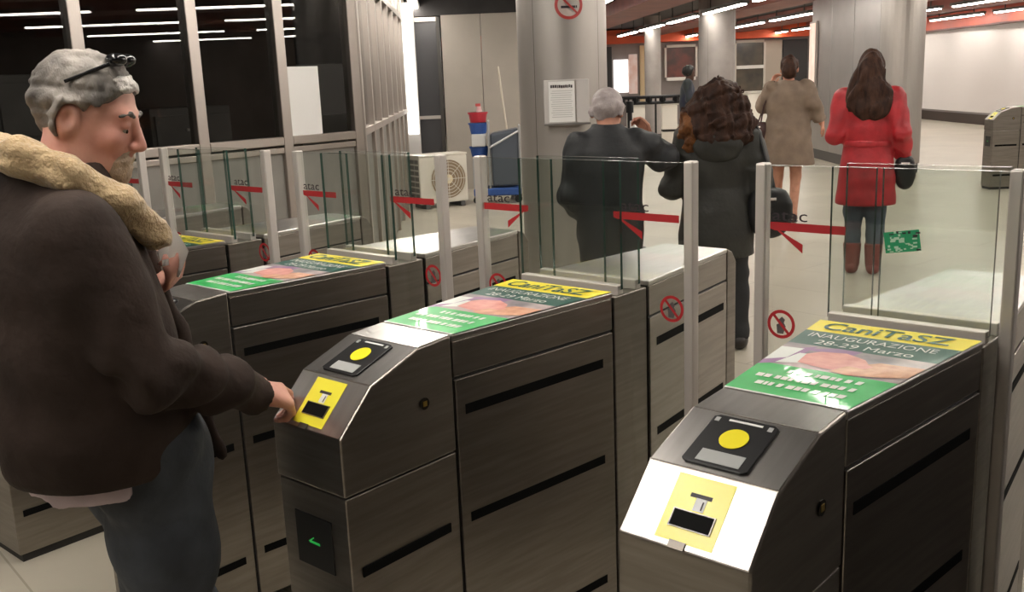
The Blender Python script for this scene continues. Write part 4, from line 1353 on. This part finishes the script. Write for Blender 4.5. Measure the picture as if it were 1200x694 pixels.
# ------------------------------------------------------------------ people beyond the gates
HBR = mat('hair_brown', (0.060, 0.027, 0.016), 0.6, spec=0.2, col2=(0.022, 0.010, 0.007), nscale=16, bump=0.4, bscale=80, stretch=(2, 2, 0.6))
HTIP = mat('hair_auburn', (0.20, 0.080, 0.026), 0.6, spec=0.2, col2=(0.07, 0.028, 0.012), nscale=20, bump=0.4, bscale=80)


def bone_coat(sk, trunk, rsh, rel, rwr, hem, amp, seed, stop=0.035):
    """coat around trunk stations and both sleeves, cut clean at the hem and cuffs"""
    def fn(P):
        d = loft(P, trunk) + folds(P, amp, 16, seed)
        for s in 'LR':
            a, e, w = (np.array(sk[k + s], float) for k in ('sh', 'el', 'wr'))
            wd = (w - e) / np.linalg.norm(w - e)
            c = w - wd * 0.012
            sl = limb(P, [a, e, c + wd * 0.03], [rsh, rel, rwr], 0.02) + folds(P, amp * 1.1, 38, seed + 2)
            sl = smax(sl, (P - c.astype(np.float32)) @ wd.astype(np.float32), 0.008)
            d = smin(d, sl, 0.035)
        return smax(d, hem - P[:, 2], 0.008)
    return fn


def bag(name, xy, phi, c, r, m, strap, lab):
    b = empty(name)
    place(b, xy, phi)
    sdf_obj('pouch', lambda P: smax(ell(P, c, r), np.maximum(np.abs(P[:, 1] - c[1]) - r[1] * 0.8, P[:, 2] - c[2] - r[2] * 0.75), 0.02) + folds(P, 0.004, 30, 5), [(tuple(np.array(c) - np.array(r) - 0.03), tuple(np.array(c) + np.array(r) + 0.03), 0.012)], m, b)
    MB().tube(strap, 0.009, 6).build('strap', m, b)
    MB().cyl((c[0] - 0.03, c[1] - r[1] * 0.8 - 0.004, c[2] + r[2] * 0.4), (c[0] + 0.03, c[1] - r[1] * 0.8 - 0.004, c[2] + r[2] * 0.4), 0.008, n=8).build('clasp', STEEL_EDGE, b)
    tag(b, lab, 'bag')


def dress(sk, regions_h, skin, xy, phi, lab):
    pts = np.array([v for k, v in sk.items() if isinstance(v, tuple) and len(v) == 3 and not isinstance(v[0], tuple) and k not in ('handL', 'handR')])
    lo, hi = pts.min(0) - 0.16, pts.max(0) + 0.16
    lo[2] = 0.0
    regs = [(tuple(lo), tuple(hi), max(regions_h, 0.014))] + [((w[0] - 0.15, w[1] - 0.15, w[2] - 0.15), (w[0] + 0.15, w[1] + 0.15, w[2] + 0.15), 0.006) for w in (sk['wrL'], sk['wrR'], sk['H']) if regions_h < 0.0125]
    o = sdf_obj('person', body_fn(sk), regs, skin)
    place(o, xy, phi)
    tag(o, lab, 'person')
    return o


# dark-coated woman with curly hair
DW, DWP = (-1.10, 3.41), -29.0
K = dict(pelvis=(0, 0, 0.84), chest=(0, 0, 1.10), neck=(0, 0.0, 1.25), skull=(0, 0.02, 1.35),
         shL=(-0.165, 0.0, 1.20), shR=(0.165, 0.0, 1.20), elL=(-0.255, -0.03, 0.93), wrL=(-0.13, 0.17, 0.97), elR=(0.235, -0.03, 0.94), wrR=(0.285, 0.07, 0.73),
         hipL=(-0.08, 0, 0.80), hipR=(0.08, 0, 0.80), knL=(-0.085, 0.04, 0.44), knR=(0.10, 0.02, 0.44), anL=(-0.085, 0.06, 0.09), anR=(0.125, -0.08, 0.09), toL=(-0.10, 0.20, 0.04), toR=(0.14, 0.05, 0.04),
         handL=((0.5, 0.8, 0.1), (0, 0, -1), 1, 0.6), handR=((0.1, 0.2, -1), (-1, 0, 0), -1, 0.4), H=(0, 0.03, 1.40), pitch=math.radians(8), hsc=0.95)
dw = dress(K, 0.009, SKIN, DW, DWP, 'woman with a mass of curly brown hair in a dark hooded coat, seen from behind')
PARKA = mat('parka_dark', (0.026, 0.026, 0.022), 0.6, noise=0.2, nscale=9, bump=0.25, bscale=40)
sdf_obj('coat', bone_coat(K, [(0.53, 0, 0, 0.205, 0.155), (0.66, 0, -0.01, 0.21, 0.155), (0.80, 0, -0.01, 0.195, 0.145), (0.93, 0, 0, 0.175, 0.125), (1.08, 0, -0.01, 0.19, 0.13), (1.18, 0, -0.01, 0.185, 0.12), (1.25, 0, 0, 0.12, 0.09), (1.29, 0, 0.01, 0.07, 0.07)], 0.078, 0.070, 0.055, 0.535, 0.006, 3), [((-0.38, -0.24, 0.49), (0.40, 0.24, 1.33), 0.011)], PARKA, dw)
sdf_obj('hood', lambda P: U(0.04, ell(P, (0, -0.115, 1.17), (0.14, 0.07, 0.10)), ell(P, (-0.09, -0.07, 1.24), (0.07, 0.06, 0.05)), ell(P, (0.09, -0.07, 1.24), (0.07, 0.06, 0.05))) + folds(P, 0.005, 35, 1), [((-0.2, -0.22, 1.03), (0.2, 0.02, 1.32), 0.011)], PARKA, dw)


def curly(P):
    d = U(0.05, ell(P, (0, 0.0, 1.395), (0.125, 0.135, 0.135)), ell(P, (-0.08, -0.03, 1.30), (0.125, 0.11, 0.13)), ell(P, (0.08, -0.03, 1.30), (0.115, 0.11, 0.13)), ell(P, (-0.13, -0.02, 1.22), (0.095, 0.10, 0.10)), ell(P, (0.12, -0.02, 1.23), (0.085, 0.10, 0.10)), ell(P, (0, -0.09, 1.24), (0.15, 0.09, 0.12)))
    d = d + folds(P, 0.008, 70, 2) + folds(P, 0.005, 150, 3)
    return smax(d, -ell(P, (0, 0.15, 1.38), (0.075, 0.10, 0.13)), 0.02)


sdf_obj('hair', curly, [((-0.27, -0.20, 1.08), (0.27, 0.20, 1.58), 0.0085)], HBR, dw)
sdf_obj('hair_ends', lambda P: smax(curly(P) - 0.004, ell(P, (-0.19, -0.04, 1.22), (0.095, 0.16, 0.14)), 0.01), [((-0.30, -0.2, 1.06), (-0.06, 0.14, 1.38), 0.0085)], HTIP, dw)
BLKT = mat('trousers_black', (0.012, 0.012, 0.013), 0.7, noise=0.2, nscale=12)


def trousers(sk, r, top, seed=1, stop=0.06, bell=0.0):
    def fn(P):
        d = ell(P, sk['pelvis'], (r[0] * 1.75, r[0] * 1.3, 0.14))
        for s in 'LR':
            an = sk['an' + s]
            d = smin(d, limb(P, [sk['hip' + s], sk['kn' + s], (an[0], an[1], an[2] - 0.02)], r, 0.03) + folds(P, 0.004, 30, seed), 0.03)
        return smax(smax(d, stop - P[:, 2], 0.006), P[:, 2] - top, 0.01)
    return fn


sdf_obj('trousers', trousers(K, (0.10, 0.078, 0.062), 0.95), [((-0.26, -0.22, 0.03), (0.28, 0.22, 0.98), 0.012)], BLKT, dw)
for s in 'LR':
    shoe_at(K['an' + s], K['to' + s], dw, SHOE, 0.046)
bag('shoulder_bag', DW, DWP, (0.285, -0.07, 0.80), (0.125, 0.07, 0.165), mat('bag_black', (0.010, 0.010, 0.011), 0.45), [(0.26, -0.07, 0.90), (0.265, -0.09, 1.05), (0.20, -0.03, 1.29), (0.19, 0.06, 1.24), (0.28, 0.0, 1.05), (0.31, -0.06, 0.90)], 'large black shoulder bag at the right hip of the curly haired woman')

# grey haired man with raised elbow
OM, OMP = (-1.44, 2.86), -35.0
K = dict(pelvis=(-0.02, 0, 0.86), chest=(-0.02, 0.03, 1.10), neck=(-0.02, 0.06, 1.25), skull=(-0.02, 0.10, 1.34),
         shL=(-0.18, 0.02, 1.20), shR=(0.14, 0.04, 1.21), elL=(-0.22, 0.0, 0.93), wrL=(-0.16, 0.18, 0.78), elR=(0.285, 0.08, 1.115), wrR=(0.205, 0.22, 1.215),
         hipL=(-0.10, 0, 0.82), hipR=(0.07, 0, 0.82), knL=(-0.11, 0.06, 0.45), knR=(0.07, 0.02, 0.45), anL=(-0.11, 0.08, 0.09), anR=(0.08, -0.08, 0.09), toL=(-0.13, 0.23, 0.04), toR=(0.10, 0.06, 0.04),
         handL=((0.3, 0.8, -0.5), (1, 0, 0), -1, 0.5), handR=((-0.35, 0.2, 0.8), (-0.6, -0.5, 0.0), 1, 0.8), H=(-0.02, 0.115, 1.375), pitch=math.radians(22), hyaw=math.radians(12))
om = dress(K, 0.009, SKIN, OM, OMP, 'stooped man with short white hair and long black coat raising his right elbow')
OMH = dict(K)
BLKC = mat('coat_black', (0.016, 0.017, 0.019), 0.65, noise=0.2, nscale=8, bump=0.2, bscale=40)
sdf_obj('coat', bone_coat(K, [(0.50, -0.02, 0.0, 0.165, 0.15), (0.70, -0.02, -0.01, 0.175, 0.155), (0.90, -0.02, -0.01, 0.185, 0.15), (1.06, -0.02, 0.0, 0.20, 0.145), (1.17, -0.02, 0.015, 0.195, 0.13), (1.24, -0.02, 0.035, 0.14, 0.105), (1.30, -0.02, 0.07, 0.075, 0.075)], 0.080, 0.074, 0.056, 0.505, 0.006, 8), [((-0.36, -0.24, 0.46), (0.42, 0.32, 1.36), 0.011)], BLKC, om)


def om_hair(P):
    q = head_space(P, OMH['H'], OMH['pitch'], OMH['hyaw'])
    d = head_sdf(q, False) - 0.010 + folds(q, 0.002, 120, 4)
    cut = np.interp(q[:, 1], (-0.11, -0.05, -0.02, 0.03, 0.085), (-0.095, -0.085, -0.02, 0.03, 0.085)).astype(np.float32) - q[:, 2]
    d = smax(d, cut * 0.8, 0.01)
    for sx in (-1, 1):
        d = smax(d, -ell(q, (sx * 0.085, -0.008, -0.016), (0.03, 0.026, 0.038)), 0.008)
    return d


sdf_obj('hair', om_hair, [(*hbox(K['H'], 0.17), 0.006)], mat('hair_silver', (0.50, 0.44, 0.43), 0.6, col2=(0.33, 0.28, 0.27), nscale=18, bump=0.3, bscale=120), om)
sdf_obj('trousers', trousers(K, (0.10, 0.080, 0.068), 0.95), [((-0.28, -0.22, 0.03), (0.26, 0.24, 0.98), 0.013)], BLKT, om)
for s in 'LR':
    shoe_at(K['an' + s], K['to' + s], om, SHOE, 0.05)

# woman in red
RW, RWP = (-1.17, 5.80), -19.0
K = dict(pelvis=(0, 0, 0.90), chest=(0, 0, 1.20), neck=(0, 0.0, 1.38), skull=(0, 0.015, 1.47),
         shL=(-0.175, 0.0, 1.335), shR=(0.175, 0.0, 1.335), elL=(-0.225, -0.03, 1.06), wrL=(-0.10, 0.17, 1.05), elR=(0.23, -0.04, 1.07), wrR=(0.255, 0.08, 0.87),
         hipL=(-0.08, 0, 0.86), hipR=(0.08, 0, 0.86), knL=(-0.085, 0.03, 0.47), knR=(0.075, 0.02, 0.47), anL=(-0.085, 0.0, 0.09), anR=(0.07, -0.02, 0.09), toL=(-0.10, 0.14, 0.04), toR=(0.085, 0.12, 0.04),
         handL=((0.5, 0.8, 0.1), (0, 0, -1), 1, 0.6), handR=((0.0, 0.2, -1), (-1, 0, 0), -1, 0.6), H=(0, 0.025, 1.525), pitch=math.radians(5))
rw = dress(K, 0.010, SKIN, RW, RWP, 'woman in a belted red coat and jeans walking away, long brown hair')
REDC = mat('coat_red', (0.38, 0.017, 0.024), 0.5, noise=0.22, nscale=9, bump=0.2, bscale=40)
sdf_obj('coat', bone_coat(K, [(0.53, 0, 0, 0.215, 0.165), (0.70, 0, 0, 0.205, 0.155), (0.86, 0, 0, 0.195, 0.14), (0.955, 0, 0, 0.172, 0.118), (1.02, 0, 0, 0.160, 0.112), (1.12, 0, 0, 0.182, 0.125), (1.26, 0, -0.005, 0.195, 0.125), (1.34, 0, -0.005, 0.165, 0.105), (1.39, 0, 0, 0.10, 0.085), (1.42, 0, 0, 0.07, 0.07)], 0.078, 0.070, 0.052, 0.535, 0.006, 5), [((-0.34, -0.24, 0.50), (0.36, 0.24, 1.45), 0.011)], REDC, rw)
sdf_obj('belt', lambda P: loft(P, [(0.972, 0, 0, 0.178, 0.126), (1.018, 0, 0, 0.172, 0.124)]) + folds(P, 0.002, 30, 2), [((-0.22, -0.17, 0.95), (0.22, 0.17, 1.04), 0.010)], REDC, rw)


def long_hair(P):
    d = U(0.05, ell(P, (0, 0.01, 1.555), (0.092, 0.115, 0.115)), ell(P, (0, -0.06, 1.45), (0.115, 0.075, 0.14)), ell(P, (-0.06, -0.075, 1.33), (0.105, 0.06, 0.12)), ell(P, (0.07, -0.075, 1.33), (0.10, 0.06, 0.12)), ell(P, (0.0, -0.10, 1.24), (0.11, 0.05, 0.08)))
    d = d + folds(P * np.array((1, 1, 0.30), np.float32), 0.0055, 110, 2) + folds(P * np.array((1, 1, 0.5), np.float32), 0.006, 45, 6)
    return smax(d, -ell(P, (0, 0.14, 1.51), (0.07, 0.09, 0.13)), 0.02)


sdf_obj('hair', long_hair, [((-0.20, -0.20, 1.10), (0.20, 0.16, 1.70), 0.0085)], HBR, rw)
sdf_obj('jeans', trousers(K, (0.095, 0.070, 0.058), 0.95, 4, 0.16), [((-0.24, -0.16, 0.13), (0.24, 0.18, 0.98), 0.012)], mat('denim_blue', (0.075, 0.095, 0.125), 0.8, noise=0.2, nscale=10), rw)
BOOT = mat('boot_red_brown', (0.20, 0.035, 0.03), 0.5)
for s in 'LR':
    shoe_at(K['an' + s], K['to' + s], rw, BOOT, 0.046)
    a = K['an' + s]
    sdf_obj('boot_shaft', lambda P: smax(cone(P, (a[0], a[1], 0.08), (a[0], a[1] + 0.005, 0.24), 0.058, 0.068), P[:, 2] - 0.24, 0.006), [((a[0] - 0.1, a[1] - 0.1, 0.0), (a[0] + 0.1, a[1] + 0.1, 0.28), 0.01)], BOOT, rw)
bag('handbag', RW, RWP, (0.27, 0.05, 0.78), (0.075, 0.055, 0.15), mat('bag_black', (0.01, 0.01, 0.01), 0.45), [(0.25, 0.05, 0.86), (0.255, 0.07, 0.93), (0.275, 0.07, 0.86)], 'small black bag hanging from the hand of the woman in red')

# woman in the taupe coat
TW, TWP = (-2.86, 8.02), -25.0
K = dict(pelvis=(0, 0, 0.90), chest=(0, 0, 1.22), neck=(0, 0.0, 1.42), skull=(0, 0.02, 1.50),
         shL=(-0.17, 0.0, 1.38), shR=(0.17, 0.0, 1.38), elL=(-0.265, 0.05, 1.20), wrL=(-0.175, 0.17, 1.40), elR=(0.25, -0.04, 1.21), wrR=(0.33, 0.02, 1.02),
         hipL=(-0.08, 0, 0.86), hipR=(0.08, 0, 0.86), knL=(-0.09, 0.05, 0.47), knR=(0.09, 0.0, 0.47), anL=(-0.10, 0.10, 0.09), anR=(0.07, -0.10, 0.09), toL=(-0.11, 0.24, 0.04), toR=(0.08, 0.03, 0.03),
         handL=((0.3, 0.3, 0.9), (1, -0.2, 0), 1, 0.6), handR=((0.3, 0.2, -0.9), (-1, 0, 0), -1, 0.4), H=(0, 0.035, 1.565), pitch=math.radians(8), hyaw=math.radians(-10))
tw = dress(K, 0.012, SKIN, TW, TWP, 'woman in a flared taupe coat with one hand raised to her face')
TAUPE = mat('coat_taupe', (0.185, 0.135, 0.098), 0.75, noise=0.15, nscale=8, bump=0.2, bscale=40)
sdf_obj('coat', bone_coat(K, [(0.58, 0.0, 0, 0.265, 0.21), (0.80, 0, 0, 0.245, 0.19), (1.0, 0, 0, 0.225, 0.17), (1.2, 0, 0, 0.205, 0.145), (1.33, 0, -0.005, 0.19, 0.125), (1.41, 0, -0.005, 0.12, 0.095), (1.46, 0, 0, 0.08, 0.08)], 0.080, 0.072, 0.058, 0.59, 0.008, 4), [((-0.38, -0.28, 0.55), (0.40, 0.30, 1.50), 0.014)], TAUPE, tw)
sdf_obj('hair', lambda P: smax(U(0.03, ell(P, (0, 0.015, 1.60), (0.09, 0.115, 0.105)), ell(P, (0.01, -0.085, 1.56), (0.06, 0.055, 0.06)), ell(P, (0, -0.05, 1.53), (0.08, 0.06, 0.07))) + folds(P, 0.006, 70, 3), -ell(P, (-0.02, 0.15, 1.55), (0.07, 0.09, 0.12)), 0.02), [((-0.14, -0.18, 1.42), (0.14, 0.16, 1.74), 0.010)], HBR, tw)
for s in 'LR':
    shoe_at(K['an' + s], K['to' + s], tw, mat('shoe_brown', (0.06, 0.03, 0.02), 0.5), 0.042)
bag('shoulder_bag', TW, TWP, (-0.30, -0.03, 0.93), (0.12, 0.06, 0.15), mat('bag_maroon', (0.045, 0.018, 0.016), 0.5), [(-0.27, -0.03, 1.02), (-0.24, -0.05, 1.2), (-0.14, -0.06, 1.44), (-0.17, 0.06, 1.42), (-0.30, 0.0, 1.02)], 'dark maroon shoulder bag at the left side of the woman in the taupe coat')

# far figure in dark clothes before the shops
FP, FPP = (-7.75, 14.25), 60.0
K = dict(pelvis=(0, 0, 0.92), chest=(0, 0, 1.22), neck=(0, 0.0, 1.40), skull=(0, 0.02, 1.49),
         shL=(-0.18, 0.0, 1.38), shR=(0.18, 0.0, 1.38), elL=(-0.24, 0.04, 1.10), wrL=(-0.14, 0.24, 1.12), elR=(0.24, 0.04, 1.10), wrR=(0.14, 0.24, 1.14),
         hipL=(-0.09, 0, 0.88), hipR=(0.09, 0, 0.88), knL=(-0.09, 0.04, 0.48), knR=(0.09, 0.02, 0.48), anL=(-0.09, 0.02, 0.09), anR=(0.09, -0.03, 0.09), toL=(-0.10, 0.17, 0.04), toR=(0.10, 0.12, 0.04),
         handL=((0.3, 0.9, 0.1), (1, 0, 0), -1, 0.5), handR=((-0.3, 0.9, 0.1), (-1, 0, 0), 1, 0.5), H=(0, 0.03, 1.565), pitch=math.radians(12))
fpn = dress(K, 0.016, mat('skin_dark', (0.10, 0.05, 0.035), 0.5), FP, FPP, 'distant dark haired figure in dark blue and green clothes beside the grey column')
sdf_obj('jacket', bone_coat(K, [(0.80, 0, 0, 0.19, 0.15), (1.1, 0, 0, 0.20, 0.15), (1.3, 0, 0, 0.20, 0.13), (1.40, 0, 0, 0.12, 0.09), (1.44, 0, 0, 0.07, 0.07)], 0.08, 0.07, 0.055, 0.81, 0.006, 6), [((-0.36, -0.22, 0.76), (0.36, 0.34, 1.48), 0.018)], mat('jacket_green', (0.035, 0.045, 0.04), 0.7, col2=(0.02, 0.024, 0.05), nscale=4), fpn)
sdf_obj('trousers', trousers(K, (0.10, 0.08, 0.07), 1.0), [((-0.28, -0.2, 0.03), (0.28, 0.22, 1.04), 0.02)], mat('trousers_navy', (0.02, 0.022, 0.045), 0.7), fpn)
sdf_obj('hair', lambda P: smax(ell(P, (0, 0.01, 1.60), (0.095, 0.12, 0.11)) + folds(P, 0.006, 60, 3), -ell(P, (0, 0.13, 1.54), (0.075, 0.08, 0.10)), 0.02), [((-0.14, -0.16, 1.45), (0.14, 0.16, 1.75), 0.014)], mat('hair_black', (0.01, 0.009, 0.008), 0.5), fpn)
for s in 'LR':
    shoe_at(K['an' + s], K['to' + s], fpn, SHOE, 0.05)
